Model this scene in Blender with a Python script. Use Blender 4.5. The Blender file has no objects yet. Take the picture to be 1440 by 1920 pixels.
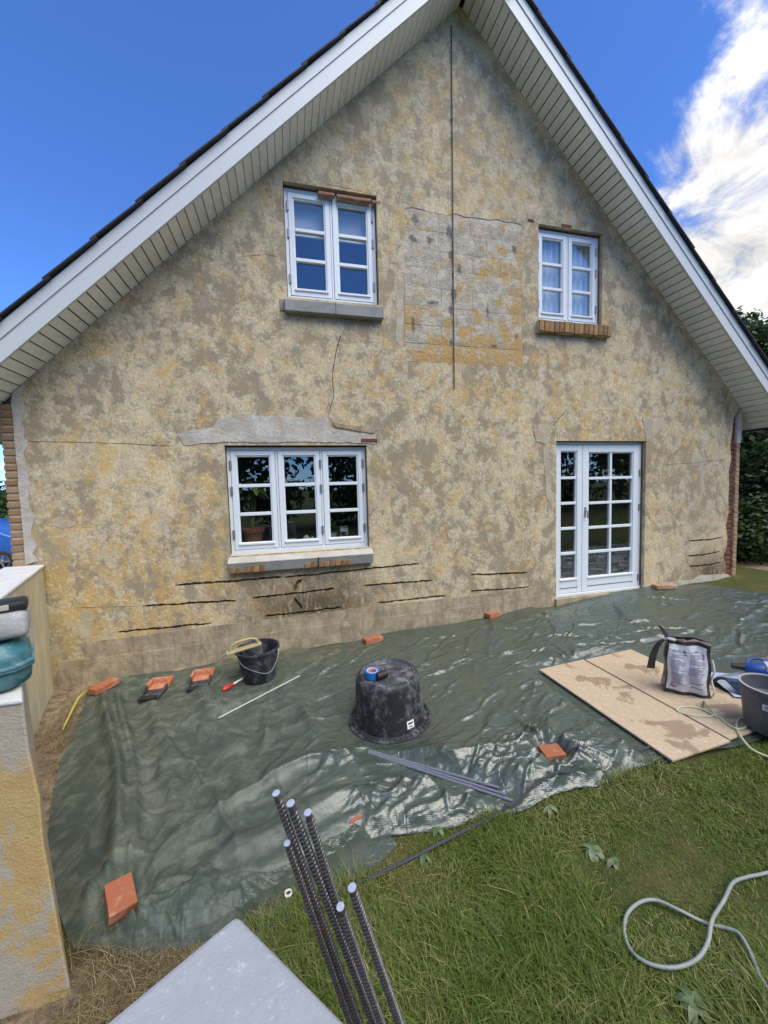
import bpy, bmesh, math, random
import numpy as np
from mathutils import Vector, Matrix, Euler

random.seed(7)
rng = np.random.default_rng(11)
S = bpy.context.scene
COL = S.collection

# ------------------------------------------------------------------ camera
cam_data = bpy.data.cameras.new("camera")
cam = bpy.data.objects.new("camera", cam_data)
COL.objects.link(cam)
cam_data.sensor_fit = 'HORIZONTAL'
cam_data.sensor_width = 36.0
cam_data.lens = 18.0
cam_data.clip_start = 0.05
cam_data.clip_end = 3000
def cam_matrix(yaw, pitch, roll, loc):
    cy, sy = math.cos(yaw), math.sin(yaw)
    f = Vector((sy*math.cos(pitch), cy*math.cos(pitch), -math.sin(pitch)))
    r = Vector((cy, -sy, 0)); u = r.cross(f)
    c, s = math.cos(roll), math.sin(roll)
    r2 = c*r + s*u; u2 = -s*r + c*u
    m = Matrix((( r2.x, u2.x, -f.x, loc[0]), (r2.y, u2.y, -f.y, loc[1]), (r2.z, u2.z, -f.z, loc[2]), (0,0,0,1)))
    return m
cam.matrix_world = cam_matrix(0.24596, 0.06559, -0.02765, (-3.512, -4.440, 1.561))
S.camera = cam

# ------------------------------------------------------------------ sky, sun, exposure
SUN_ELEV = math.radians(55)
SUN_AZ = math.radians(150)          # compass bearing, 0 = +y, 90 = +x
world = bpy.data.worlds.new("World"); S.world = world; world.use_nodes = True
wt = world.node_tree; wn = wt.nodes; wl = wt.links
wn.clear()
def wnode(t, **k):
    n = wn.new(t)
    for a, b in k.items(): setattr(n, a, b)
    return n
def wmath(op, a, b=None, clamp=False):
    n = wnode('ShaderNodeMath', operation=op, use_clamp=clamp)
    for i, v in enumerate((a, b)):
        if v is None: continue
        if hasattr(v, 'links'): wl.new(v, n.inputs[i])
        else: n.inputs[i].default_value = v
    return n.outputs[0]
sky = wnode('ShaderNodeTexSky', sky_type='NISHITA')
sky.sun_disc = False; sky.sun_elevation = SUN_ELEV; sky.sun_rotation = SUN_AZ
sky.altitude = 800; sky.air_density = 1.0; sky.dust_density = 0.15; sky.ozone_density = 4.5
SKY_STRENGTH = 0.0505
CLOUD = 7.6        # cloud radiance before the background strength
tc = wnode('ShaderNodeTexCoord')
sep = wnode('ShaderNodeSeparateXYZ'); wl.new(tc.outputs['Generated'], sep.inputs[0])
zz = wmath('ADD', wmath('MAXIMUM', sep.outputs[2], 0.0), 0.28)
cx = wmath('DIVIDE', sep.outputs[0], zz); cy = wmath('DIVIDE', sep.outputs[1], zz)
comb = wnode('ShaderNodeCombineXYZ'); wl.new(cx, comb.inputs[0]); wl.new(cy, comb.inputs[1])
def wnoise(scale, detail, rough, dist, off):
    mp = wnode('ShaderNodeMapping'); mp.inputs['Location'].default_value = off
    mp.inputs['Rotation'].default_value = (0, 0, 0.5)
    mp.inputs['Scale'].default_value = (1.0, 1.15, 1.0)
    wl.new(comb.outputs[0], mp.inputs[0])
    n = wnode('ShaderNodeTexNoise'); wl.new(mp.outputs[0], n.inputs['Vector'])
    n.inputs['Scale'].default_value = scale; n.inputs['Detail'].default_value = detail
    n.inputs['Roughness'].default_value = rough; n.inputs['Distortion'].default_value = dist
    return n.outputs['Fac']
def wlobe(d, r):
    # soft lobe of cloud cover round a direction
    v = wnode('ShaderNodeVectorMath', operation='DISTANCE'); wl.new(tc.outputs['Generated'], v.inputs[0])
    v.inputs[1].default_value = Vector(d).normalized()
    m = wnode('ShaderNodeMapRange', interpolation_type='SMOOTHSTEP'); wl.new(v.outputs['Value'], m.inputs['Value'])
    m.inputs['From Min'].default_value = r; m.inputs['From Max'].default_value = 0.0
    return m.outputs['Result']
n_big = wnoise(2.1, 12, 0.58, 0.25, (3.1, 1.7, 0.3))
n_fine = wnoise(4.2, 14, 0.64, 0.55, (0.4, 5.2, 1.0))
cover = wmath('ADD', wmath('MULTIPLY', n_big, 0.55), wmath('MULTIPLY', n_fine, 0.45))
bank = wlobe((0.82, 0.52, 0.36), 0.38)            # the cloud bank at the right
wisp = wlobe((0.68, 0.45, 0.58), 0.24)
behind = wlobe((0.45, -0.72, 0.52), 0.80)         # mostly open sky over the garden
side = wmath('ADD', wlobe((1.0, -0.15, 0.25), 0.75), wmath('MULTIPLY', wlobe((-0.8, -0.55, 0.35), 0.65), 0.6))   # bank carried on right, unseen cloud added back left, both to lighten the facade
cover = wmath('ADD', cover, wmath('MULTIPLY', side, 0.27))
clear = wlobe((-0.30, 0.72, 0.55), 0.75)          # clear blue at the left
cover = wmath('ADD', cover, wmath('MULTIPLY', bank, 0.24))
cover = wmath('ADD', cover, wmath('MULTIPLY', wisp, 0.06))
cover = wmath('SUBTRACT', cover, wmath('MULTIPLY', behind, 0.10))
cover = wmath('SUBTRACT', cover, wmath('MULTIPLY', clear, 0.16))
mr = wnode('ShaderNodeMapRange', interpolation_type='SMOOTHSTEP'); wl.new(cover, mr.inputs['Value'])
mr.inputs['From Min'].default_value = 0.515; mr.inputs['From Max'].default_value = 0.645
shade = wnode('ShaderNodeMapRange'); wl.new(n_fine, shade.inputs['Value'])
shade.inputs['From Min'].default_value = 0.35; shade.inputs['From Max'].default_value = 0.65
shade.inputs['To Min'].default_value = 0.45; shade.inputs['To Max'].default_value = 1.0
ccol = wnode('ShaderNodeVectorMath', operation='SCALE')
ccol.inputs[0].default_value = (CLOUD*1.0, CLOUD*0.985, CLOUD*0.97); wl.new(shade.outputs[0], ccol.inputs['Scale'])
hs = wnode('ShaderNodeHueSaturation'); wl.new(sky.outputs[0], hs.inputs['Color'])
hs.inputs['Saturation'].default_value = 1.0
sg = wnode('ShaderNodeVectorMath', operation='MULTIPLY'); wl.new(hs.outputs[0], sg.inputs[0]); sg.inputs[1].default_value = (.66, .97, 1.50)   # deep clean-air blue
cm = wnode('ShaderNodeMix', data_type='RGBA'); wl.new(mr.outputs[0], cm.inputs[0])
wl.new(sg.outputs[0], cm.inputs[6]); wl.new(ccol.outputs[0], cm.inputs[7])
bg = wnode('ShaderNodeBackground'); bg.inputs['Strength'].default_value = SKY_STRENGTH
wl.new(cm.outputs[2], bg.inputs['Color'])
wo = wnode('ShaderNodeOutputWorld'); wl.new(bg.outputs[0], wo.inputs[0])

sun_d = bpy.data.lights.new("sun", 'SUN'); sun = bpy.data.objects.new("sun", sun_d); COL.objects.link(sun)
sun_d.energy = 1.1; sun_d.angle = math.radians(48); sun_d.color = (1.0, 0.93, 0.74)   # veiled by cloud
sv = Vector((math.sin(SUN_AZ)*math.cos(SUN_ELEV), math.cos(SUN_AZ)*math.cos(SUN_ELEV), math.sin(SUN_ELEV)))
sun.rotation_euler = (-sv).to_track_quat('-Z', 'Y').to_euler()
sun.location = (6, -8, 14)

S.view_settings.view_transform = 'Standard'; S.view_settings.look = 'None'
S.view_settings.gamma = 1.0; S.view_settings.use_curve_mapping = False
S.view_settings.exposure = 1.84

# ------------------------------------------------------------------ object helpers
class MB:
    """collects vertices and faces, then links them as one mesh object"""
    def __init__(self): self.v = []; self.f = []
    def add(self, vs, fs):
        o = len(self.v); self.v += [tuple(p) for p in vs]; self.f += [tuple(i+o for i in q) for q in fs]; return self
    def box(self, x0, x1, y0, y1, z0, z1, M=None):
        vs = [Vector(p) for p in ((x0,y0,z0),(x1,y0,z0),(x1,y1,z0),(x0,y1,z0),(x0,y0,z1),(x1,y0,z1),(x1,y1,z1),(x0,y1,z1))]
        if M is not None: vs = [M @ p for p in vs]
        return self.add(vs, [(0,3,2,1),(4,5,6,7),(0,1,5,4),(1,2,6,5),(2,3,7,6),(3,0,4,7)])
    def tube(self, pts, r, n=8, cap=True):
        pts = [Vector(p) for p in pts]; rs = r if isinstance(r, (list, tuple)) else [r]*len(pts)
        vs = []; fs = []; up = None
        for i, p in enumerate(pts):
            d = (pts[min(i+1, len(pts)-1)] - pts[max(i-1, 0)]).normalized()
            if up is None: up = Vector((0,0,1)) if abs(d.z) < .9 else Vector((1,0,0))
            a = d.cross(up).normalized(); b = a.cross(d).normalized(); up = b
            for k in range(n):
                t = 2*math.pi*k/n; vs.append(p + rs[i]*(math.cos(t)*a + math.sin(t)*b))
        for i in range(len(pts)-1):
            for k in range(n):
                fs.append((i*n+k, (i+1)*n+k, (i+1)*n+(k+1) % n, i*n+(k+1) % n))
        if cap: fs += [tuple(range(n)), tuple(range((len(pts)-1)*n, len(pts)*n))[::-1]]
        return self.add(vs, fs)
    def lathe(self, prof, n=32, c=(0,0,0), M=None):
        vs = []; fs = []
        for r, z in prof:
            for k in range(n):
                t = 2*math.pi*k/n; p = Vector((c[0]+r*math.cos(t), c[1]+r*math.sin(t), c[2]+z))
                vs.append(M @ p if M is not None else p)
        for i in range(len(prof)-1):
            for k in range(n):
                fs.append((i*n+k, i*n+(k+1) % n, (i+1)*n+(k+1) % n, (i+1)*n+k))
        return self.add(vs, fs)
    def prism(self, poly, y0, y1):
        """polygon in x,z pushed from y0 to y1"""
        n = len(poly); vs = [(x, y0, z) for x, z in poly] + [(x, y1, z) for x, z in poly]
        fs = [tuple(range(n)), tuple(range(n, 2*n))[::-1]]
        fs += [(i, i+n, (i+1) % n + n, (i+1) % n) for i in range(n)]
        return self.add(vs, fs)
    def slab(self, poly, z0, z1):
        n = len(poly); vs = [(p[0], p[1], z0) for p in poly] + [(p[0], p[1], z1) for p in poly]
        fs = [tuple(range(n))[::-1], tuple(range(n, 2*n))]
        fs += [(i, (i+1) % n, (i+1) % n + n, i+n) for i in range(n)]
        return self.add(vs, fs)
    def mesh(self, name, mat, bevel=0, seg=2, smooth=False, autos=None):
        me = bpy.data.meshes.new(name); me.from_pydata(self.v, [], self.f)
        bm = bmesh.new(); bm.from_mesh(me)
        bmesh.ops.recalc_face_normals(bm, faces=bm.faces)
        if bevel:
            bmesh.ops.bevel(bm, geom=[e for e in bm.edges if len(e.link_faces) == 2 and e.calc_face_angle(0) > .5],
                            offset=bevel, segments=seg, affect='EDGES', profile=.5, clamp_overlap=True)
        bm.to_mesh(me); bm.free()
        if smooth:
            me.shade_smooth()
            me.set_sharp_from_angle(angle=math.radians(autos or 40))
        if mat: me.materials.append(mat)
        return me
    def build(self, name, mat, parent=None, **k):
        return link(name, self.mesh(name, mat, **k), parent)

def link(name, me, parent=None, loc=None, rot=None):
    o = bpy.data.objects.new(name, me); COL.objects.link(o)
    if parent: o.parent = parent
    if loc is not None: o.location = loc
    if rot is not None: o.rotation_euler = rot
    return o
def tag(o, label, cat, group=None, kind=None):
    if label: o["label"] = label
    if cat: o["category"] = cat
    if group: o["group"] = group
    if kind: o["kind"] = kind
    return o
def thing(name, label, cat, loc=(0,0,0), rot=(0,0,0), group=None):
    o = bpy.data.objects.new(name, None); COL.objects.link(o)
    o.location = loc; o.rotation_euler = rot; o.empty_display_size = .1
    return tag(o, label, cat, group)
def np_mesh(name, V, Fq, mat, smooth=False, colors=None):
    """fast mesh from numpy arrays; Fq is (n,3) or (n,4)"""
    me = bpy.data.meshes.new(name); k = Fq.shape[1]
    me.vertices.add(len(V)); me.vertices.foreach_set('co', np.asarray(V, np.float32).ravel())
    me.loops.add(Fq.size); me.loops.foreach_set('vertex_index', Fq.astype(np.int32).ravel())
    me.polygons.add(len(Fq)); me.polygons.foreach_set('loop_start', np.arange(0, Fq.size, k, dtype=np.int32))
    me.update(calc_edges=True)
    if colors is not None:
        a = me.attributes.new('tint', 'FLOAT', 'POINT'); a.data.foreach_set('value', np.asarray(colors, np.float32))
    if smooth: me.shade_smooth()
    if mat: me.materials.append(mat)
    return me
def catmull(pts, n=8):
    P = [Vector(p) for p in pts]; out = []
    for i in range(len(P)-1):
        a, b, c, d = P[max(i-1, 0)], P[i], P[i+1], P[min(i+2, len(P)-1)]
        for k in range(n):
            t = k/n
            out.append(.5*((2*b) + (c-a)*t + (2*a-5*b+4*c-d)*t*t + (3*b-a-3*c+d)*t**3))
    return out + [P[-1]]

# ---- numpy noise
def _hash(ix, iy, seed):
    h = (ix*374761393 + iy*668265263 + seed*974634777) & 0xFFFFFFFF
    h = ((h ^ (h >> 13))*1274126177) & 0xFFFFFFFF
    return ((h ^ (h >> 16)) & 0xFFFF)/65535.0
def vnoise(x, y, seed=0):
    x = np.asarray(x, float); y = np.asarray(y, float)
    ix = np.floor(x).astype(np.int64); iy = np.floor(y).astype(np.int64)
    fx = x-ix; fy = y-iy
    fx = fx*fx*fx*(fx*(fx*6-15)+10); fy = fy*fy*fy*(fy*(fy*6-15)+10)
    a = _hash(ix, iy, seed); b = _hash(ix+1, iy, seed); c = _hash(ix, iy+1, seed); d = _hash(ix+1, iy+1, seed)
    return (a*(1-fx)+b*fx)*(1-fy) + (c*(1-fx)+d*fx)*fy
def fbm(x, y, o=4, seed=0):
    s = 0; a = .5; t = 0
    for i in range(o):
        s = s + a*vnoise(x*2**i + 17.3*i, y*2**i - 9.1*i, seed+i); t += a; a *= .5
    return s/t
def ridge(x, y, seed=0, p=2.0):
    return (1-np.abs(2*vnoise(x, y, seed)-1))**p
def sstep(a, b, x):
    t = np.clip((x-a)/(b-a), 0, 1); return t*t*(3-2*t)

# ------------------------------------------------------------------ material helper
class NT:
    def __init__(self, name):
        self.m = bpy.data.materials.new(name); self.m.use_nodes = True
        self.t = self.m.node_tree; self.t.nodes.clear()
        self.out = self.t.nodes.new('ShaderNodeOutputMaterial')
        self.tc = self.t.nodes.new('ShaderNodeTexCoord')
        self.P = self.tc.outputs['Object']
    def n(self, t, **k):
        n = self.t.nodes.new(t)
        for a, b in k.items(): setattr(n, a, b)
        return n
    def set(self, sock, v):
        if hasattr(v, 'links'): self.t.links.new(v, sock)
        else:
            if isinstance(v, tuple) and len(v) == 3 and sock.type == 'RGBA': v = v + (1,)
            sock.default_value = v
    def map(self, v=None, scale=(1,1,1), loc=(0,0,0), rot=(0,0,0)):
        n = self.n('ShaderNodeMapping'); self.set(n.inputs[0], v or self.P)
        n.inputs['Scale'].default_value = scale; n.inputs['Location'].default_value = loc; n.inputs['Rotation'].default_value = rot
        return n.outputs[0]
    def noise(self, scale, detail=4, rough=.55, dist=0., v=None):
        n = self.n('ShaderNodeTexNoise'); self.set(n.inputs['Vector'], v or self.P)
        n.inputs['Scale'].default_value = scale; n.inputs['Detail'].default_value = detail
        n.inputs['Roughness'].default_value = rough; n.inputs['Distortion'].default_value = dist
        return n.outputs['Fac']
    def voro(self, scale, feature='F1', v=None):
        n = self.n('ShaderNodeTexVoronoi', feature=feature); self.set(n.inputs['Vector'], v or self.P)
        n.inputs['Scale'].default_value = scale; return n.outputs['Distance']
    def math(self, op, a, b=None, clamp=False):
        n = self.n('ShaderNodeMath', operation=op, use_clamp=clamp); self.set(n.inputs[0], a)
        if b is not None: self.set(n.inputs[1], b)
        return n.outputs[0]
    def step(self, v, a, b, lo=0., hi=1.):
        n = self.n('ShaderNodeMapRange', interpolation_type='SMOOTHSTEP'); self.set(n.inputs['Value'], v)
        n.inputs['From Min'].default_value = a; n.inputs['From Max'].default_value = b
        n.inputs['To Min'].default_value = lo; n.inputs['To Max'].default_value = hi
        return n.outputs[0]
    def mix(self, f, a, b, mode='MIX'):
        n = self.n('ShaderNodeMix', data_type='RGBA', blend_type=mode)
        self.set(n.inputs[0], f); self.set(n.inputs[6], a); self.set(n.inputs[7], b); return n.outputs[2]
    def spot(self, c, r):
        """1 at c, 0 at distance (ellipsoid radii r)"""
        v = self.n('ShaderNodeVectorMath', operation='SUBTRACT'); self.set(v.inputs[0], self.P); v.inputs[1].default_value = c
        d = self.n('ShaderNodeVectorMath', operation='DIVIDE'); self.set(d.inputs[0], v.outputs[0]); d.inputs[1].default_value = r
        l = self.n('ShaderNodeVectorMath', operation='LENGTH'); self.set(l.inputs[0], d.outputs[0])
        return self.step(l.outputs['Value'], 1.0, 0.0)
    def axis(self, i):
        s = self.n('ShaderNodeSeparateXYZ'); self.set(s.inputs[0], self.P); return s.outputs[i]
    def rnd(self): return self.n('ShaderNodeObjectInfo').outputs['Random']
    def attr(self, name):
        n = self.n('ShaderNodeAttribute', attribute_name=name); return n.outputs['Fac']
    def bump(self, h, strength=.5, dist=.01, prev=None):
        n = self.n('ShaderNodeBump'); self.set(n.inputs['Height'], h)
        n.inputs['Strength'].default_value = strength; n.inputs['Distance'].default_value = dist
        if prev is not None: self.set(n.inputs['Normal'], prev)
        return n.outputs[0]
    def bsdf(self, color, rough=.6, normal=None, metal=0., spec=.5, **k):
        n = self.n('ShaderNodeBsdfPrincipled'); self.set(n.inputs['Base Color'], color)
        self.set(n.inputs['Roughness'], rough); self.set(n.inputs['Metallic'], metal)
        self.set(n.inputs['Specular IOR Level'], spec)
        if normal is not None: self.set(n.inputs['Normal'], normal)
        for a, b in k.items(): self.set(n.inputs[a.replace('_', ' ')], b)
        self.t.links.new(n.outputs[0], self.out.inputs[0]); self.shader = n
        return self.m

def plain(name, col, rough=.6, var=.12, nscale=14, bump=.15, bscale=60, metal=0., spec=.5, dust=None, dustamt=.0, dscale=9):
    """a base colour with wear, grain and (optionally) dust patches"""
    t = NT(name)
    n = t.noise(nscale, 5, .6); g = t.noise(bscale, 4, .6)
    c = t.mix(n, tuple(v*(1-var) for v in col), tuple(min(1, v*(1+var)) for v in col))
    if dust: c = t.mix(t.math('MULTIPLY', t.step(t.noise(dscale, 8, .7, .6), .45, .68), dustamt), c, dust)
    r = t.step(n, .2, .8, max(.03, rough-.08), min(1, rough+.08))
    return t.bsdf(c, r, t.bump(g, bump, .004), metal, spec)

# ------------------------------------------------------------------ materials of the house
def plaster_material():
    t = NT('worn_limewash_plaster')
    v = t.map(scale=(1, 1, .82))
    x = t.axis(0); z = t.axis(2)
    big = t.noise(5.2, 10, .62, .25, v)
    mid = t.noise(11, 9, .66, .4, v)
    huge = t.noise(1.1, 4, .5, .2, v)
    fine = t.noise(38, 7, .74, .3, v)
    grit = t.noise(170, 3, .6)
    # smooth grey-brown skim between rough cream limewash
    f = t.math('ADD', t.math('MULTIPLY', big, .44), t.math('MULTIPLY', mid, .18))
    f = t.math('ADD', f, t.math('ADD', t.math('MULTIPLY', huge, .24), t.math('MULTIPLY', fine, .14)))
    skim = t.step(f, .448, .572)
    brown = t.mix(t.noise(3.3, 4, .6, 0, t.map(loc=(7, 0, 3))), (.262, .207, .129), (.362, .292, .187))
    brown = t.mix(t.math('MULTIPLY', t.noise(1.3, 3, .5, 0, t.map(loc=(1, 0, 9))), .5), brown, (.33, .305, .26))
    cream = t.mix(t.step(fine, .3, .7), (.52, .415, .243), (.76, .645, .425))
    c = t.mix(skim, brown, cream)
    # tan smudges of old wash in the skim, drawn up and down by the float
    tn = t.step(t.noise(3.1, 9, .66, .7, t.map(loc=(5, 0, 4), scale=(1.35, 1, .6))), .44, .62)
    c = t.mix(t.math('MULTIPLY', tn, .38), c, t.mix(fine, (.34, .255, .140), (.50, .385, .215)))
    gn = t.step(t.noise(6.3, 8, .7, .6, t.map(loc=(8, 0, 1))), .54, .66)
    c = t.mix(t.math('MULTIPLY', gn, .28), c, (.55, .50, .41))
    # ochre wash
    on = t.noise(4.2, 9, .70, .6, t.map(loc=(4.2, 0, 8.1), scale=(1, 1, .85)))
    low = t.math('MULTIPLY', t.spot((-5.2, 0, .6), (2.9, 3, 1.9)), .085)
    band = t.math('ADD', t.math('MULTIPLY', t.spot((-1.0, 0, 2.75), (2.6, 3, .75)), .05), t.math('MULTIPLY', t.spot((.7, 0, 2.30), (1.2, 3, .32)), .11))
    mids = t.math('MULTIPLY', t.spot((-1.2, 0, 5.4), (1.9, 3, 1.8)), .055)
    onx = t.math('ADD', t.math('ADD', on, low), t.math('ADD', band, mids))
    om = t.step(onx, .530, .615)
    om = t.math('MULTIPLY', om, t.step(mid, .36, .50))
    ochre = t.mix(fine, (.45, .27, .075), (.66, .48, .20))
    c = t.mix(t.math('MULTIPLY', om, .80), c, ochre)
    # chalky white flecks
    zone = t.math('MAXIMUM', t.step(f, .45, .55), t.math('MULTIPLY', om, .9))
    wf = t.math('MULTIPLY', t.step(t.noise(30, 10, .82, 1.2, t.map(loc=(2, 0, 5))), .545, .60), zone)
    c = t.mix(t.math('MULTIPLY', wf, .75), c, (.82, .775, .62))
    rim = t.math('MULTIPLY', t.step(f, .470, .500), t.step(f, .545, .505)); rim = t.math('MULTIPLY', rim, t.step(t.noise(15, 9, .78, .9, t.map(loc=(6, 0, 1))), .47, .58))
    c = t.mix(t.math('MULTIPLY', rim, .45), c, (.78, .73, .58))
    dk = t.math('MULTIPLY', t.step(t.noise(21, 9, .8, .8, t.map(loc=(1, 0, 7))), .57, .64), zone)
    c = t.mix(t.math('MULTIPLY', dk, .45), c, (.30, .24, .15))
    # brick showing through in a few rubbed spots
    rb = t.step(t.noise(7, 8, .72, .6, t.map(loc=(9, 0, 2))), .585, .665)
    c = t.mix(t.math('MULTIPLY', rb, .62), c, (.50, .275, .105))
    # grey run of old cement towards the right-hand corner
    grey = t.math('MULTIPLY', t.spot((2.6, 0, 1.2), (1.1, 3, 1.9)), t.step(big, .42, .6))
    c = t.mix(t.math('MULTIPLY', grey, .55), c, (.40, .375, .31))
    # upper gable dulled by painted eave shade, damp stains below the long window and by the corner
    up = t.math('MULTIPLY', t.step(z, 2.6, 6.0), .22)
    c = t.mix(up, c, t.mix(f, (.28, .225, .145), (.52, .43, .29)))
    damp = t.math('ADD', t.spot((-3.25, 0, .22), (1.35, 3, .60)), t.spot((2.75, 0, .05), (.75, 3, .60)))
    damp = t.math('MULTIPLY', damp, t.step(t.noise(9, 6, .7, 1.2, t.map(scale=(2.2, 1, .55))), .30, .50))
    c = t.mix(t.math('MULTIPLY', damp, .92), c, (.105, .078, .050))
    moss = t.math('MULTIPLY', t.spot((-5.6, 0, .0), (.9, 3, .5)), t.step(mid, .4, .6))
    c = t.mix(t.math('MULTIPLY', moss, .4), c, (.34, .33, .20))
    c = t.mix(t.math('MULTIPLY', t.math('SUBTRACT', grit, .5), .5), c, (.12, .10, .075))
    h = t.math('ADD', t.math('MULTIPLY', skim, .7), t.math('MULTIPLY', fine, .45))
    b = t.bump(h, .55, .012); b = t.bump(grit, .35, .004, b)
    t.bsdf(c, .93, b, 0, .25)
    return t.m

def cement_material(name, a, b, ochre=.0, rough_relief=.5, streak=.0):
    t = NT(name)
    n = t.noise(5, 9, .68, .4); f = t.noise(26, 6, .7); g = t.noise(160, 3, .6)
    c = t.mix(t.step(n, .32, .68), a, b)
    c = t.mix(t.math('MULTIPLY', t.math('SUBTRACT', g, .5), .16), c, (.10, .09, .08))
    if ochre:
        om = t.step(t.noise(4.2, 8, .7, .5, t.map(loc=(3, 1, 7))), .50, .60)
        c = t.mix(t.math('MULTIPLY', om, ochre), c, t.mix(f, (.40, .23, .07), (.52, .36, .16)))
    if streak:
        sm = t.step(t.noise(6, 6, .65, .9, t.map(scale=(2.6, 2.6, .5))), .46, .66)
        c = t.mix(t.math('MULTIPLY', sm, streak), c, (.17, .14, .10))
    nb = t.bump(f, rough_relief, .012); nb = t.bump(g, .35, .004, nb)
    t.bsdf(c, .9, nb, 0, .25); return t.m

def brick_material(name, lo, hi, dusty=.25, dust=(.62, .50, .36)):
    t = NT(name)
    r = t.rnd(); n = t.noise(22, 6, .65); g = t.noise(150, 3, .6)
    c = t.mix(r, lo, hi); c = t.mix(t.math('MULTIPLY', n, .35), c, tuple(v*.45 for v in lo))
    c = t.mix(t.math('MULTIPLY', t.step(t.noise(11, 7, .7, .5), .46, .66), dusty), c, dust)
    t.bsdf(c, .9, t.bump(g, .5, .004, t.bump(n, .4, .006)), 0, .25); return t.m

def paint_material(name='white_window_paint', col=(.74, .80, .84)):
    t = NT(name); n = t.noise(6, 5, .6); s = t.noise(40, 4, .6, 0, t.map(scale=(1, 1, .12)))
    d = t.step(t.noise(14, 8, .76, .4), .55, .72)
    c = t.mix(t.math('MULTIPLY', n, .18), col, tuple(v*.80 for v in col))
    c = t.mix(t.math('MULTIPLY', d, .30), c, (.46, .44, .38))
    t.bsdf(c, .42, t.bump(s, .10, .003), 0, .5); return t.m

def glass_material():
    t = NT('window_glass')
    tr = t.n('ShaderNodeBsdfTransparent'); tr.inputs[0].default_value = (.94, .97, .96, 1)
    gl = t.n('ShaderNodeBsdfGlossy'); gl.inputs['Roughness'].default_value = .0
    w = t.noise(1.7, 2, .5); gl.inputs['Color'].default_value = (.92, .96, 1, 1)
    t.set(gl.inputs['Normal'], t.bump(w, .04, .02))
    ge = t.n('ShaderNodeNewGeometry'); dt = t.n('ShaderNodeVectorMath', operation='DOT_PRODUCT'); t.set(dt.inputs[0], ge.outputs['Normal']); t.set(dt.inputs[1], ge.outputs['Incoming'])
    k = t.math('POWER', t.math('SUBTRACT', 1., t.math('ABSOLUTE', dt.outputs['Value']), True), 5.)
    mx = t.n('ShaderNodeMixShader'); t.set(mx.inputs[0], t.math('ADD', t.math('MULTIPLY', k, .90), .095))
    t.t.links.new(tr.outputs[0], mx.inputs[1]); t.t.links.new(gl.outputs[0], mx.inputs[2])
    t.t.links.new(mx.outputs[0], t.out.inputs[0]); return t.m

M_plaster = plaster_material()
M_core = cement_material('old_masonry', (.16, .115, .08), (.26, .20, .145))
M_grey = cement_material('grey_cement_render', (.42, .395, .345), (.60, .565, .50), .25, 1.0)
M_greyS = cement_material('smooth_cement_sill', (.23, .235, .225), (.31, .315, .30), 0, .15)
M_sillcap = cement_material('pale_sill_mortar', (.42, .40, .36), (.53, .50, .44), .15, .35)
def block_material():
    t = NT('stained_concrete_block'); n = t.noise(7, 9, .70, .5); f = t.noise(30, 7, .75, .4); g = t.noise(150, 3, .6); w = t.noise(11, 6, .65, .9, t.map(scale=(.8, 1, 1.5)))
    c = t.mix(t.step(n, .34, .66), (.36, .315, .245), (.60, .545, .43)); c = t.mix(t.math('MULTIPLY', t.step(f, .52, .66), .5), c, (.72, .67, .55))
    low = t.math('ADD', t.math('MULTIPLY', t.spot((-1.2, 0, 3.05), (1.3, 3, .55)), .16), t.math('MULTIPLY', t.spot((-.55, 0, 3.9), (.35, 3, 1.2)), .08))
    om = t.step(t.math('ADD', t.noise(4.6, 9, .72, .7, t.map(loc=(3, 0, 2))), low), .515, .585)
    c = t.mix(t.math('MULTIPLY', om, .85), c, t.mix(f, (.42, .235, .06), (.60, .40, .16)))
    dk = None
    for p, r in (((-1.93, 0, 4.66), (.10, 2, .13)), ((-1.96, 0, 4.44), (.11, 2, .09)), ((-1.75, 0, 4.45), (.11, 2, .09)), ((-1.50, 0, 4.58), (.09, 2, .16)), ((-1.48, 0, 4.30), (.07, 2, .18)), ((-1.38, 0, 4.16), (.09, 2, .10)),
                 ((-1.45, 0, 3.86), (.10, 2, .15)), ((-1.72, 0, 3.74), (.18, 2, .06)), ((-1.50, 0, 3.66), (.06, 2, .14)), ((-1.98, 0, 3.45), (.05, 2, .25)), ((-1.50, 0, 3.30), (.05, 2, .12)), ((-.62, 0, 4.48), (.07, 2, .16)), ((-.60, 0, 3.42), (.05, 2, .10)), ((-1.0, 0, 3.72), (.04, 2, .20)), ((-.92, 0, 3.28), (.18, 2, .05))):
        s_ = t.spot(p, r); dk = s_ if dk is None else t.math('MAXIMUM', dk, s_)
    dk = t.math('MULTIPLY', t.step(t.math('ADD', dk, t.math('MULTIPLY', t.math('SUBTRACT', t.noise(16, 9, .78, .8), .5), 2.6)), .42, .85), .70)
    c = t.mix(dk, c, (.075, .078, .085))
    b = t.bump(w, .6, .02, t.bump(f, 1.0, .012)); t.bsdf(c, .92, t.bump(g, .3, .004, b), 0, .2); return t.m
M_block = block_material()
M_patch = cement_material('old_cement_patch', (.40, .345, .255), (.56, .50, .38), .25, .8)
M_plinth = cement_material('plinth_render', (.27, .22, .15), (.48, .405, .29), .18, .7, .45)
M_mortar = cement_material('lime_mortar', (.42, .36, .27), (.58, .52, .42))
M_brickw = brick_material('weathered_wall_brick', (.31, .17, .095), (.43, .29, .165), .55)
M_brickd = brick_material('dark_red_wall_brick', (.13, .05, .035), (.24, .085, .055), .12)
M_bricks = brick_material('sill_brick', (.21, .105, .055), (.38, .235, .10), .60, (.40, .31, .18))
M_brickn = brick_material('new_orange_brick', (.39, .135, .070), (.48, .185, .10), .45, (.60, .40, .30))
M_paint = paint_material()
M_fascia = paint_material('white_fascia_paint', (.58, .615, .62))
M_glass = glass_material()
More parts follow.
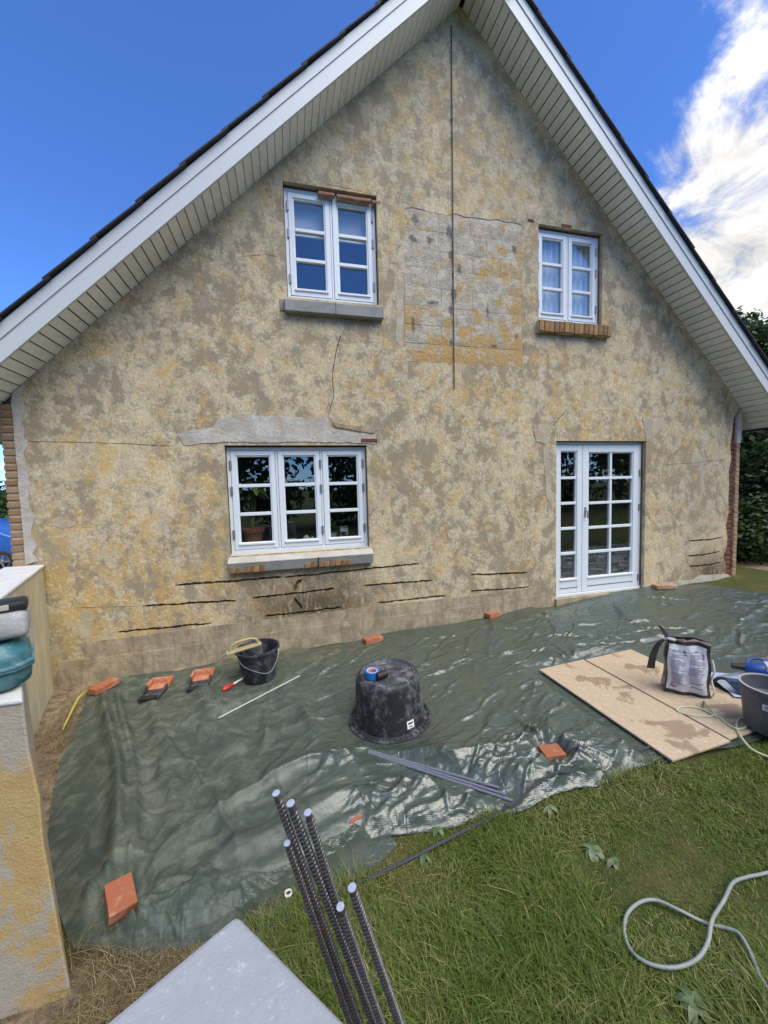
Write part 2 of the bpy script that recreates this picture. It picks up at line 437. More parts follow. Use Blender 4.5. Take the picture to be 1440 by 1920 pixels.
M_dark = plain('dark_gap', (.02, .02, .02), .9)
M_hinge = plain('galvanised_hinge', (.30, .31, .33), .45, metal=.6)
def soffit_material():
    t = NT('soffit_board_paint'); r = t.rnd(); n = t.noise(5, 6, .65, .4)
    g = t.noise(30, 4, .6, 0, t.map(scale=(1, .1, 1)))
    c = t.mix(r, (.78, .765, .70), (.86, .85, .79)); c = t.mix(t.math('MULTIPLY', t.step(n, .48, .75), .5), c, (.50, .47, .36))
    t.bsdf(c, .7, t.bump(g, .2, .003), 0, .3); return t.m
M_soffit = soffit_material()
M_slate = plain('roof_sheet_black', (.030, .030, .036), .75, .3, 8, .4, 50)
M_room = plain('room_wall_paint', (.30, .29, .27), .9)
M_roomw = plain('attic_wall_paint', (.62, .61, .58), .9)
M_floor = plain('room_floor_boards', (.16, .10, .055), .5)

# ------------------------------------------------------------------ ground
def gz(x, y=0):
    """height of the yard: it rises gently to the right"""
    x = np.asarray(x, float)
    return -0.127 + .0425*np.clip(x, -9, 6)
def ground_material():
    t = NT('earth_and_turf')
    n = t.noise(1.7, 8, .65, .5); f = t.noise(14, 9, .75, .3); g = t.noise(90, 5, .7)
    soil = t.mix(t.step(f, .35, .65), (.20, .145, .095), (.47, .365, .255)); soil = t.mix(t.math('MULTIPLY', t.step(t.noise(26, 9, .8, 1.5, t.map(loc=(3, 1, 0))), .56, .62), .7), soil, (.075, .050, .032)); turf = t.mix(f, (.055, .072, .020), (.115, .120, .040))
    straw = t.mix(g, (.13, .095, .045), (.27, .21, .10))
    x = t.axis(0); y = t.axis(1)
    bare = t.math('MAXIMUM', t.spot((-5.2, -1.1, 0), (1.35, 2.6, 9)), t.spot((-4.3, -3.3, 0), (.75, .8, 9)))
    bare = t.math('MAXIMUM', bare, t.spot((4.6, .2, 0), (.9, .7, 9)))
    c = t.mix(t.step(n, .50, .72), turf, straw)
    c = t.mix(t.step(t.math('ADD', bare, t.math('MULTIPLY', t.math('SUBTRACT', f, .5), .5)), .12, .34), c, soil)
    t.bsdf(c, .95, t.bump(g, .6, .012, t.bump(f, .8, .04)), 0, .15); return t.m
def make_ground():
    # fine near the house, coarse to the horizon
    xs = np.unique(np.concatenate([np.linspace(-9, 6, 151), np.array([-900, -400, -150, -60, -30, -18, -12, 9, 14, 25, 50, 120, 400, 900])]))
    ys = np.unique(np.concatenate([np.linspace(-6, 2, 81), np.array([-900, -300, -100, -40, -20, -12, -8, 4, 9, 14, 25, 60, 150, 400, 900])]))
    X, Y = np.meshgrid(xs, ys); near = (X > -9) & (X < 6) & (Y > -6) & (Y < 2)
    Zs = gz(X) + np.where(near, (fbm(X*2.2, Y*2.2, 4, 3)-.5)*.05 - .004, -.02)
    # scraped hollow by the garden wall
    Zs -= np.where(near, .03*np.exp(-((X+5.25)/.4)**2-((Y+1.1)/1.0)**2), 0)
    n = len(xs); i, j = np.meshgrid(np.arange(n-1), np.arange(len(ys)-1)); a = (j*n+i).ravel()
    return link('ground', np_mesh('ground', np.c_[X.ravel(), Y.ravel(), Zs.ravel()], np.c_[a, a+1, a+n+1, a+n], ground_material(), True))
ground = make_ground(); ground['kind'] = 'structure'

# ------------------------------------------------------------------ house
house = thing('house', 'pale ochre gabled house with patchy worn plaster and white windows', 'house')
XR, ZR, TN = -1.3153, 7.12, .978           # ridge and slope of the soffit
TH = math.atan(TN); CT, ST = math.cos(TH), math.sin(TH)
XL, XRT = -6.11, 3.28                      # corners of the gable wall
def gable(x): return ZR - TN*abs(x-XR)
OPEN = {'UL': (-3.415, -2.385, 3.655, 4.855), 'UR': (-.275, .705, 3.655, 4.836), 'LW': (-4.14, -2.585, .850, 2.052), 'DR': (-.006, 1.485, -.10, 2.108)}
def rect(o): x0, x1, z0, z1 = o; return [(x0, z0), (x1, z0), (x1, z1), (x0, z1)]
def holed(outer, holes, y0, y1):
    """wall sheet with holes, from y0 to y1"""
    bm = bmesh.new(); es = []
    for loop in [outer]+holes:
        vs = [bm.verts.new((p[0], y0, p[1])) for p in loop]
        es += [bm.edges.new((vs[i], vs[(i+1) % len(vs)])) for i in range(len(vs))]
    bmesh.ops.triangle_fill(bm, use_beauty=True, use_dissolve=False, edges=es)
    r = bmesh.ops.extrude_face_region(bm, geom=bm.faces[:])
    bmesh.ops.translate(bm, verts=[g for g in r['geom'] if isinstance(g, bmesh.types.BMVert)], vec=(0, y1-y0, 0))
    bmesh.ops.recalc_face_normals(bm, faces=bm.faces)
    me = bpy.data.meshes.new('wall'); bm.to_mesh(me); bm.free(); return me
def wob(p, q, n, amp, seed):
    """a straight run turned into a slightly ragged one (x,z)"""
    out = []
    for i in range(n):
        t = i/n; r = random.Random(seed*100+i)
        out.append((p[0]+(q[0]-p[0])*t + r.uniform(-amp, amp), p[1]+(q[1]-p[1])*t + r.uniform(-amp, amp)))
    return out
# masonry core with only the window openings
core = holed([(XL, -.9), (XRT, -.9), (XRT, gable(XRT)), (XR, ZR), (XL, gable(XL))], [rect(o) for o in OPEN.values()], .045, .30)
core.materials.append(M_core); link('masonry', core, house)

# sawn slots and cracks: narrow openings in the plaster coat
def strip(pts, w, taper=True, seed=0):
    r = random.Random(seed); up = []; dn = []; dense = []; jj = 0
    for i in range(len(pts)-1):
        a, b = pts[i], pts[i+1]; k = max(2, int(math.hypot(b[0]-a[0], b[1]-a[1])/.022))
        dense += [(a[0]+(b[0]-a[0])*j/k, a[1]+(b[1]-a[1])*j/k) for j in range(k)]
    dense.append(pts[-1]); n = len(dense)
    for i, p in enumerate(dense):
        q0, q1 = dense[max(i-1, 0)], dense[min(i+1, n-1)]; l = math.hypot(q1[0]-q0[0], q1[1]-q0[1]) or 1
        nx, nz = -(q1[1]-q0[1])/l, (q1[0]-q0[0])/l
        jj = jj*.7+r.uniform(-.16, .16)*w; ww = w*.5*r.uniform(.62, 1.25)*(min(1, .45+min(i, n-1-i)*.3) if taper else 1); j = jj
        up.append((p[0]+nx*(ww+j), p[1]+nz*(ww+j))); dn.append((p[0]-nx*(ww-j), p[1]-nz*(ww-j)))
    return up + dn[::-1]
def xz(L): return [(p[0], p[2]) for p in L]
SLOTS = [[(-4.704,0.000,0.577),(-4.327,0.000,0.575),(-3.942,0.000,0.574),(-3.599,0.000,0.568)], [(-3.582,0.000,0.569),(-3.181,0.000,0.576),(-2.933,0.000,0.581),(-2.417,0.000,0.591),(-1.968,0.000,0.609)], [(-5.019,-0.000,0.385),(-4.602,0.000,0.371),(-4.104,0.000,0.349)], [(-5.269,0.000,0.142),(-4.823,0.000,0.128),(-4.366,-0.000,0.127)],
         [(-3.935,0.000,0.369),(-3.549,0.000,0.367),(-3.027,0.000,0.393)], [(-3.809,0.000,0.143),(-3.440,0.000,0.145),(-2.948,0.000,0.162)], [(-2.672,0.000,0.392),(-2.289,0.000,0.384),(-1.791,0.000,0.380)], [(-2.515,0.000,0.169),(-2.090,0.000,0.166),(-1.623,0.000,0.167)],
         [(-1.273,0.000,0.411),(-0.839,0.000,0.382),(-0.450,0.000,0.371)], [(-1.276,0.000,0.196),(-0.840,0.000,0.177),(-0.426,0.000,0.167)], [(2.318,0.000,0.616),(2.718,0.000,0.616),(2.987,0.000,0.633)], [(2.305,0.000,0.390),(2.704,0.000,0.394),(2.931,0.000,0.412)], [(2.330,0.000,0.233),(2.710,0.000,0.229),(2.948,0.000,0.244)]]
CRACKS = [([(-3.388,0.000,0.538),(-3.450,0.000,0.475),(-3.477,0.000,0.404)], .044), ([(-3.474,0.000,0.323),(-3.436,0.000,0.251),(-3.402,0.000,0.185)], .034), ([(-3.394,0.000,0.103),(-3.361,0.000,0.017),(-3.321,0.000,-0.044)], .026),
          ([(-2.838,0.000,3.295),(-2.891,0.000,3.156),(-2.956,0.000,2.858),(-2.947,0.000,2.609),(-3.002,0.000,2.428)], .009),
          ([(0.149,0.000,2.521),(0.034,0.000,2.400),(-0.065,0.000,2.293)], .012), ([(-0.138,0.000,2.027),(-0.163,0.000,1.859),(-0.146,0.000,1.662),(-0.130,0.000,1.306)], .018),
          ([(2.859,0.000,0.566),(2.811,0.000,0.412)], .010), ([(2.793,0.000,0.322),(2.742,0.000,0.251)], .010),
          ([(-5.908,0.000,2.087),(-5.513,0.000,2.083),(-5.051,0.000,2.067),(-4.636,0.000,2.040)], .006), ([(1.784,0.000,1.764),(2.363,0.000,1.788),(3.015,0.000,1.829)], .005), ([(-5.627,0.000,0.432),(-5.348,0.000,0.414),(-5.068,0.000,0.390)], .005),
          ([(-3.777,0.000,4.040),(-3.640,0.000,4.072),(-3.497,0.000,4.066)], .006), ([(-2.958,0.000,4.892),(-2.723,0.000,4.889),(-2.481,0.000,4.870)], .006)]
HOLES = [rect(o) for o in OPEN.values()]
HOLES += [strip(xz(s), .027, True, i) for i, s in enumerate(SLOTS)]
HOLES += [strip(xz(s), w, True, 50+i) for i, (s, w) in enumerate(CRACKS)]
PX0, PX1, PZ0, PZ1 = -2.085, -.50, 3.04, 4.775
PATCH = wob((PX0, PZ0), (PX1, PZ0), 14, .014, 1) + wob((PX1, PZ0), (PX1-.02, PZ1+.02), 16, .02, 2) + wob((PX1-.02, PZ1+.02), (PX0+.03, PZ1), 14, .02, 3) + wob((PX0+.03, PZ1), (PX0, PZ0), 16, .012, 4)
HOLES.append(PATCH)
# plaster coat, ragged where it has come away from both corners
lft = [(-5.93+random.Random(i).uniform(-.03, .03), .93+(2.58-.93)*(i/22)) for i in range(23)]
rgt = [(p[0]+random.Random(i+70).uniform(-.012, .012), p[2]) for i, p in enumerate([(3.081,0.000,-0.062),(3.066,0.000,0.041),(3.082,0.000,0.191),(3.022,0.000,0.322),(3.070,0.000,0.486),(3.085,0.000,0.652),(3.045,0.000,0.820),(3.092,0.000,1.025),(3.072,0.000,1.232),(3.096,0.000,1.436),(3.077,0.000,1.641),(3.112,0.000,1.844),(3.093,0.000,2.046),(3.108,0.000,2.208),(3.122,0.000,2.369),(3.151,0.000,2.474),(3.202,0.000,2.555)])]
outer = [(-6.10, -.9), (rgt[0][0], -.9)] + rgt + [(3.25, gable(3.25)-.003), (XR, ZR-.004), (-5.92, gable(-5.92)-.004)] + lft[::-1] + [(-5.95, .90), (-6.10, .90)]
pl = holed(outer, HOLES, 0, .045); pl.materials.append(M_plaster); link('plaster_coat', pl, house)
# left corner: smooth cement strip, then a column of bare brick
st = holed([(-6.0, .90)] + [(-6.0+random.Random(i+7).uniform(-.006, .006), .9+1.55*i/14) for i in range(15)] + [(-5.985, gable(-5.985)-.01), (-5.89, gable(-5.89)-.01)] + [(q[0]+.012, q[1]) for q in lft[::-1]], [], -.006, .044)
st.materials.append(M_grey); link('corner_cement_strip', st, house)
MB().box(-6.105, -6.0, .012, .044, .80, gable(-6.11)-.02).build('mortar_bed', M_mortar, house)
MB().box(-6.0, -5.985, -.004, .03, .9, 2.45).build('mortar_edge', M_mortar, house)
PITCH = .0714
bl = MB().box(-.053, .053, 0, .04, 0, .052).mesh('wall_brick', M_brickw, bevel=.006)
for k in range(22):
    link('brick', bl, house, (-6.057+random.uniform(-.004, .004), random.uniform(-.004, .006), .885+k*PITCH), (0, random.uniform(-.03, .03), 0))
# right corner: dark brick where the plaster has gone, and the pale pier edge
MB().box(3.05, 3.21, .030, .044, -.3, 2.52).build('mortar_bed', M_core, house)
bd = MB().box(-.065, .065, 0, .03, 0, .056).mesh('corner_brick', M_brickd, bevel=.008)
for k in range(37):
    link('brick', bd, house, (3.135+random.uniform(-.012, .012), .012+random.uniform(0, .012), -.16+k*PITCH), (0, random.uniform(-.04, .04), 0))
by = MB().box(-.038, .038, 0, .04, 0, .060).mesh('edge_brick', M_brickw, bevel=.005)
for k in range(31):
    link('brick', by, house, (3.240+random.uniform(-.003, .003), -.008+random.uniform(-.003, .003), -.14+k*PITCH), (0, random.uniform(-.02, .02), 0))
MB().box(3.203, 3.278, .0, .044, -.3, 2.08).build('mortar_bed', M_mortar, house)
MB().prism([(3.20, 2.08), (3.282, 2.08), (3.31, 2.36), (3.29, 2.52), (3.255, 2.55), (3.215, 2.50)], -.012, .044).build('corner_cement_cap', M_grey, house)

# block patch between the upper windows: recessed blocks with open joints
pb = holed([(PX0-.02, PZ0-.02), (PX1+.02, PZ0-.02), (PX1+.02, PZ1+.04), (PX0-.02, PZ1+.04)], [], .0060, .044); pb.materials.append(M_mortar); link('patch_bed', pb, house)
rows = 8; rh = (PZ1-PZ0)/rows
for r_ in range(rows):
    cuts = [PX0+.005] + [PX0 + (PX1-PX0)*f + random.uniform(-.02, .02) for f in ((.285, .55, .80) if r_ % 2 else (.27, .42, .68))] + [PX1-.005]
    for c_ in range(4):
        jx = random.choice((.0015, .003, .006)); a, b = cuts[c_]+jx, cuts[c_+1]-jx; z0 = PZ0+r_*rh+.0005; z1 = z0+rh-random.choice((.001, .001, .003, .008))
        m = MB(); nx, nz = 6, 4; vs = []
        for j in range(nz+1):
            for i in range(nx+1):
                e = 0 if i in (0, nx) or j in (0, nz) else 1
                vs.append((a+(b-a)*i/nx + (random.uniform(-.003, .003) if not e else 0), .0015 - e*random.uniform(.000, .006) + (0 if e else .001), z0+(z1-z0)*j/nz))
        fs = [(j*(nx+1)+i, j*(nx+1)+i+1, (j+1)*(nx+1)+i+1, (j+1)*(nx+1)+i) for j in range(nz) for i in range(nx)]
        m.add(vs, fs); link('concrete_block', m.mesh('concrete_block', M_block, smooth=True, autos=60), house)

# lintel repairs, plinth and small patches
def patch(name, pts, y, mat, th=.02, jit=.008, seed=5):
    P = xz(pts); out = []
    for i in range(len(P)): out += wob(P[i], P[(i+1) % len(P)], max(2, int(math.dist(P[i], P[(i+1) % len(P)])/.06)), jit, seed+i)
    me = holed(out, [], y, y+th); me.materials.append(mat); return link(name, me, house)
lp = [(-4.589,0.000,2.155),(-4.526,0.000,2.194),(-4.239,0.000,2.241),(-4.181,0.000,2.337),(-3.856,0.000,2.371),(-3.349,0.000,2.357),(-3.035,0.000,2.356),(-2.997,0.000,2.243),(-2.814,0.000,2.208),(-2.577,0.000,2.186),(-2.463,0.000,2.130),(-2.478,0.000,2.062),(-2.593,0.000,2.074),(-2.880,0.000,2.086),(-3.590,0.000,2.085),(-4.141,0.000,2.085),(-4.534,0.000,2.051)]
patch('cement_lintel_patch', lp, -.007, M_grey)
patch('loose_mortar', [(-2.970,0.000,2.309),(-2.812,0.000,2.281),(-2.562,0.000,2.266),(-2.461,0.000,2.230),(-2.500,0.000,2.192),(-2.783,0.000,2.227),(-2.948,0.000,2.255)], -.012, M_plinth, .03, .006, 31)
patch('cement_lintel_patch', [(-0.356,0.000,2.249),(-0.114,0.000,2.314),(-0.081,0.000,2.139),(-0.179,0.000,2.069),(-0.308,0.000,2.097)], -.006, M_patch, .02, .008, 51)
patch('cement_lintel_patch', [(1.405,0.000,2.436),(1.796,0.000,2.435),(1.751,0.000,2.314),(1.676,0.000,2.199),(1.487,0.000,2.115),(1.445,0.000,2.310)], -.005, M_patch, .02, .008, 61)
patch('filler_patch', [(-5.767,0.000,1.326),(-5.689,0.000,1.359),(-5.619,0.000,1.335),(-5.556,0.000,1.268),(-5.663,0.000,1.231),(-5.732,0.000,1.266)], -.003, M_patch, .02, .006, 71)
patch('filler_patch', [(-5.583,0.000,0.400),(-5.482,0.000,0.389),(-5.500,0.000,0.114),(-5.594,0.000,0.110)], -.002, M_patch, .02, .006, 72)
patch('filler_patch', [(-2.167,0.000,3.986),(-2.090,0.000,3.945),(-2.091,0.000,3.388),(-2.135,0.000,3.202),(-2.199,0.000,3.259)], -.003, M_patch, .02, .010, 73)
patch('cement_edge_patch', [(-0.211,0.000,2.014),(-0.114,0.000,2.069),(-0.063,0.000,1.160),(-0.162,0.000,1.378)], -.004, M_patch, .02, .008, 74)
# brick showing above the upper windows
bs = MB().box(-.11, .11, 0, .05, 0, .05).mesh('lintel_brick', brick_material('rubbed_lintel_brick', (.30, .15, .10), (.40, .22, .14), .55, (.42, .34, .23)), bevel=.010)
for p, w in (((-2.950,0.000,4.799), .9), ((-2.738,0.000,4.797), 1), ((-2.545,0.000,4.797), 1), ((-2.385,0.000,4.792), .5)): link('brick', bs, house, (p[0], -.0015, p[2]-.02), (0, random.uniform(-.04, .04), 0)).scale = (w*.92, 1, .72)
bq = MB().box(-.11, .11, 0, .05, 0, .045).mesh('lintel_brick', M_brickd, bevel=.006)
for p, w in (((-0.388,0.000,4.854), .42), ((0.140,0.000,4.859), .75), ((-2.554,0.000,2.105), .9)): link('brick', bq, house, (p[0], -.014 if w == .9 else -.003, p[2]-.02)).scale = (w, 1, .95)
# jamb bricks round the window openings, rubbed pale
# plinth: two shallow steps of render above the ground
pl_top = xz([(-5.810,0.000,-0.093),(-5.381,0.000,-0.103),(-4.887,0.000,-0.096),(-4.251,0.000,-0.066),(-3.447,0.000,-0.035),(-2.567,0.000,-0.022),(-1.450,0.000,-0.002),(-0.112,0.000,0.057)])
m = MB(); m.prism([(p[0], p[1]) for p in pl_top] + [(-.02, -.7), (-5.84, -.9)], -.014, .01)
m.build('plinth', M_plinth, house)
pt2 = xz([(-5.606,0.000,0.072),(-5.077,0.000,0.079),(-4.351,0.000,0.102),(-3.678,0.000,0.103),(-2.562,0.000,0.135),(-1.448,0.000,0.130),(-0.112,0.000,0.160)])
m = MB(); m.prism(pt2 + [(-.03, -.25), (-5.5, -.35)], -.006, .01); m.build('plinth', M_plinth, house)
m = MB(); m.prism(xz([(1.464,0.000,0.017),(2.421,0.000,0.021),(2.524,0.000,0.078),(3.088,0.000,0.056),(3.201,0.000,-0.004)]) + [(3.27, -.5), (1.5, -.5)], -.010, .01); m.build('plinth', M_grey, house)
MB().box(-.03, 1.52, -.045, .28, -.45, -.03).build('door_step', M_plinth, house)

# side and back walls, floors: closed shell so the rooms are dark
DEPTH = 9.0
m = MB(); m.box(XL, XL+.25, .30, DEPTH, -.9, gable(XL)-.01); m.box(XRT-.25, XRT, .30, DEPTH, -.9, gable(XRT)-.01); m.build('side_wall', M_mortar, house)
bk = holed([(XL, -.9), (XRT, -.9), (XRT, gable(XRT)), (XR, ZR), (XL, gable(XL))], [], DEPTH, DEPTH+.25); bk.materials.append(M_mortar); link('back_wall', bk, house)
MB().box(XL+.25, XRT-.25, .30, DEPTH, -.20, -.03).build('ground_floor', M_floor, house)
MB().box(XL+.25, XRT-.25, .30, DEPTH, 2.62, 2.85).build('upper_floor', M_roomw, house)
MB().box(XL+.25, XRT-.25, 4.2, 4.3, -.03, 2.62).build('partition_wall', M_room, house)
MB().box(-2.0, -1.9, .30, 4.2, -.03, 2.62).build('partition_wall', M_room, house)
MB().box(-5.0, 2.4, 3.6, 3.7, 2.85, 5.5).build('partition_wall', M_roomw, house)

# soffit boards, one by one
BP = .107; OV = .385
sb = MB().box(-BP/2+.0062, BP/2-.0062, -OV+.002, .035, 0, .016).mesh('soffit_board', M_soffit)
for side, ln in ((-1, 7.10), (1, 6.88)):
    for k in range(int(ln/BP)):
        a = .03+BP*(k+.5); x = XR+side*a*CT; z = ZR-a*ST
        link('soffit_board', sb, house, (x, 0, z), (0, TH*side, 0))
def slope_poly(side, p0, p1, xe, x0=XR):
    """strip between perpendicular heights p0 and p1 above the soffit"""
    f = lambda x, p: ZR + p/CT - TN*abs(x-XR)
    return [(x0, f(x0, p0)), (xe, f(xe, p0)), (xe, f(xe, p1)), (x0, f(x0, p1))]
for side, xe in ((-1, XL-.30), (1, XRT+.31)):
    MB().prism(slope_poly(side, .018, .034, xe), -OV+.003, DEPTH+.3).build('roof_deck', M_dark, house)
    MB().prism(slope_poly(side, -.004, .122, xe), -OV-.024, -OV).build('barge_board', M_fascia, house)
    MB().prism(slope_poly(side, .1232, .210, xe), -OV-.034, -OV).build('barge_board', M_fascia, house)
    MB().prism(slope_poly(side, .034, .208, xe), -OV+.001, DEPTH+.3).build('roof_core', M_dark, house)
    # roof sheets, lapped like shingles
    L = 7.35; n = 14; sl = L/n
    sh = MB().box(-sl/2-.03, sl/2+.03, -OV-.075, DEPTH+.35, 0, .012).mesh('roof_sheet', M_slate)
    for k in range(n):
        a = sl*(k+.5)-.25; x = XR+side*(a*CT+.222*ST); z = ZR-a*ST+.222*CT
        link('roof_sheet', sh, house, (x, random.uniform(-.004, .004), z), (0, side*(TH-.026), 0))
    # end of the eave
    e = MB(); xs = sorted((xe, xe+side*.02)); zt = gable(xe)
    e.box(xs[0], xs[1], -OV-.02, DEPTH+.3, zt-.02, zt+.27); e.build('eave_board', M_fascia, house)
# closing board along the foot of the right eave
for side, x0_, xe in ((-1, XL-.002, XL-.30), (1, XRT+.002, XRT+.31)): MB().prism(slope_poly(side, .001, .015, xe, x0_), .037, DEPTH+.3).build('side_soffit', M_soffit, house)

# ------------------------------------------------------------------ windows and door
FR = 0.07
def frame_bars(m, x0, x1, z0, z1, w, y0, y1, wb=None):
    wb = wb or w
    m.box(x0, x0+w, y0, y1, z0, z1); m.box(x1-w, x1, y0, y1, z0, z1)
    m.box(x0+w, x1-w, y0+.001, y1, z1-w, z1); m.box(x0+w, x1-w, y0+.001, y1, z0, z0+wb)
def casement(par, x0, x1, z0, z1, rows, cols, stile, bottom, hinge, top=None, bar=.036, rail=True, hz=None, label=None):
    """one opening leaf: sash with bead and glazing bars, panes, hinges"""
    m = MB(); y0 = FR-.004
    frame_bars(m, x0, x1, z0, z1, stile, y0, y0+.05, bottom)
    ix0, ix1, iz0, iz1 = x0+stile, x1-stile, z0+bottom, z1-stile
    b = .016
    frame_bars(m, ix0-.001, ix1+.001, iz0-.001, iz1+.001, b, y0+.012, y0+.045)
    ix0 += b; ix1 -= b; iz0 += b; iz1 -= b
    for k in range(1, rows):
        z = iz0+(iz1-iz0)*k/rows; m.box(ix0-.002, ix1+.002, y0+.006, y0+.05, z-bar/2, z+bar/2)
    for k in range(1, cols):
        x = ix0+(ix1-ix0)*k/cols; m.box(x-bar/2, x+bar/2, y0+.0085, y0+.05, iz0-.002, iz1+.002)
    o = m.build('casement' if not label else label, M_paint, par, bevel=.003, seg=1)
    tgt = o
    for r in range(rows):
        for c in range(cols):
            pa = ix0+(ix1-ix0)*c/cols; pb = ix0+(ix1-ix0)*(c+1)/cols; za = iz0+(iz1-iz0)*r/rows; zb = iz0+(iz1-iz0)*(r+1)/rows
            MB().box(pa+.004, pb-.004, y0+.034, y0+.040, za+.004, zb-.004).build('pane', M_glass, par)
    if rail:
        k = MB(); k.box(x0+stile-.012, x1-stile+.012, y0-.016, y0+.02, z0+bottom-.012, z0+bottom+.012)
        k.build('drip_rail', M_paint, par, bevel=.004, seg=1)
    if hinge:
        hx = x0-.004 if hinge < 0 else x1+.004
        for z in (hz or (z0+.16*(z1-z0), z0+.60*(z1-z0), z0+.86*(z1-z0))):
            k = MB(); k.tube([(hx, y0-.008, z-.05), (hx, y0-.008, z+.05)], .008, 8); k.box(hx-.014, hx+.014, y0-.006, y0+.002, z-.045, z+.045)
            k.build('hinge', M_hinge, par)
    return o
def window(o, splits, rows, hinges):
    x0, x1, z0, z1 = o[0]+.006, o[1]-.006, o[2]+.005, o[3]-.014
    m = MB(); w = .036
    frame_bars(m, x0, x1, z0, z1, w, FR, FR+.11, .045)
    n = splits; iw = (x1-x0-2*w-(n-1)*.022)/n
    for k in range(1, n):
        xx = x0+w+k*iw+(k-1)*.022; m.box(xx, xx+.022, FR+.003, FR+.11, z0+.045, z1-w)
    fr = m.build('window', M_paint, house, bevel=.003, seg=1)
    # dark rebate behind the gap between frame and leaf
    for k in range(n):
        a = x0+w+k*(iw+.022)
        casement(fr, a+.004, a+iw-.004, z0+.049, z1-w-.004, rows, 1, .052, .062, hinges[k])
    g = MB(); frame_bars(g, x0+.03, x1-.03, z0+.03, z1-.03, .02, FR+.05, FR+.06); g.build('seal', M_dark, fr)
    return fr
win_UL = window(OPEN['UL'], 2, 3, (-1, 1))
win_UR = window(OPEN['UR'], 2, 3, (-1, 1))
win_LW = window(OPEN['LW'], 3, 3, (-1, 1, 1))
# double garden door: narrow leaf and wide leaf
o = OPEN['DR']; m = MB(); x0, x1, z1 = .0, 1.478, 2.10
m.box(x0, x0+.030, FR, FR+.11, .0, z1); m.box(x1-.034, x1, FR, FR+.11, .0, z1); m.box(x0+.03, x1-.034, FR+.001, FR+.11, z1-.034, z1); m.box(x0-.003, x1+.003, FR-.02, FR+.13, -.035, .0)
door = m.build('garden_door', M_paint, house, bevel=.003, seg=1)
casement(door, .033, .466, .006, 2.062, 5, 1, .082, .19, -1, rail=True, hz=(.13, 1.06, 1.66), label='door_leaf')
casement(door, .472, 1.441, .006, 2.062, 5, 2, .100, .19, 1, rail=True, hz=(.13, 1.16, 1.66), label='door_leaf')
k = MB(); k.box(.505, .530, FR-.012, FR-.002, 1.06, 1.20); k.tube([(.517, FR-.006, 1.15), (.517, FR-.05, 1.15), (.517, FR-.055, 1.05)], .009, 8)
k.build('door_handle', M_hinge, door, smooth=True)
for a, b in ((.10, .40), (.56, 1.35)):
    MB().box(a, b, FR-.007, FR-.003, .075, .082).build('panel_groove', M_dark, door)
g = MB(); g.box(.4665, .4715, FR+.01, FR+.02, .01, 2.06); g.box(.03, 1.44, FR+.04, FR+.05, 2.05, 2.07); g.build('seal', M_dark, door)

# sills
m = MB(); m.add([(-3.45,-.085,3.475),(-2.355,-.085,3.475),(-2.355,.07,3.475),(-3.45,.07,3.475),(-3.45,-.085,3.595),(-2.355,-.085,3.595),(-2.355,.07,3.66),(-3.45,.07,3.66)],
      [(0,3,2,1),(4,5,6,7),(0,1,5,4),(1,2,6,5),(2,3,7,6),(3,0,4,7)])
sU = m.build('window_sill', M_greyS, house, bevel=.006)
MB().box(-2.905, -2.900, -.0865, -.05, 3.475, 3.60).build('joint', M_dark, sU)
MB().box(-3.50, -3.452, -.012, .01, 3.50, 3.62).build('sill_shoulder', M_greyS, sU, bevel=.004)
# right upper sill: bricks on edge, all of them bare
m = MB(); m.box(-.315, .80, -.055, .05, 3.485, 3.615); sR = m.build('window_sill', M_mortar, house)
nb = 15
for k in range(nb):
    a = -.315+1.115*(k+.04)/nb; b = -.315+1.115*(k+.96)/nb; ww = (b-a)/2
    mm = MB(); mm.box(-ww, ww, -.075, .06, -.068, .072).build('brick', M_bricks, sR, bevel=.006).location = ((a+b)/2+random.uniform(-.003, .003), random.uniform(-.006, .004), 3.552+random.uniform(-.004, .004))
# long sill of the lower window: mortar cap, cement front, bricks showing in two runs
m = MB(); m.add([(-4.155,-.075,.672),(-2.562,-.075,.672),(-2.562,.07,.672),(-4.155,.07,.672),(-4.155,-.095,.775),(-2.562,-.095,.775),(-2.562,.07,.852),(-4.155,.07,.852)],
      [(0,3,2,1),(4,5,6,7),(0,1,5,4),(1,2,6,5),(2,3,7,6),(3,0,4,7)])
sL = m.build('window_sill', M_greyS, house, bevel=.008)
m = MB(); m.add([(-4.16,-.098,.776),(-2.558,-.098,.776),(-2.558,.068,.855),(-4.16,.068,.855),(-4.16,-.098,.790),(-2.558,-.098,.790),(-2.558,.068,.868),(-4.16,.068,.868)],
      [(0,3,2,1),(4,5,6,7),(0,1,5,4),(1,2,6,5),(2,3,7,6),(3,0,4,7)]); m.build('sill_cap', M_sillcap, sL, bevel=.004)
for xs in ((-4.145, 2), (-3.99, 2), (-3.90, 2), (-3.35, 2), (-3.20, 6)):
    for k in range(xs[1]):
        h = random.uniform(.055, .085)
        MB().box(-.029, .029, -.013, .05, 0, h).build('brick', M_bricks, sL, bevel=.006).location = (xs[0]+.03+k*.064, -.078+random.uniform(-.003, .003), .674)
MB().box(-3.205, -3.193, -.100, -.04, .675, .79).build('crack', M_dark, sL)

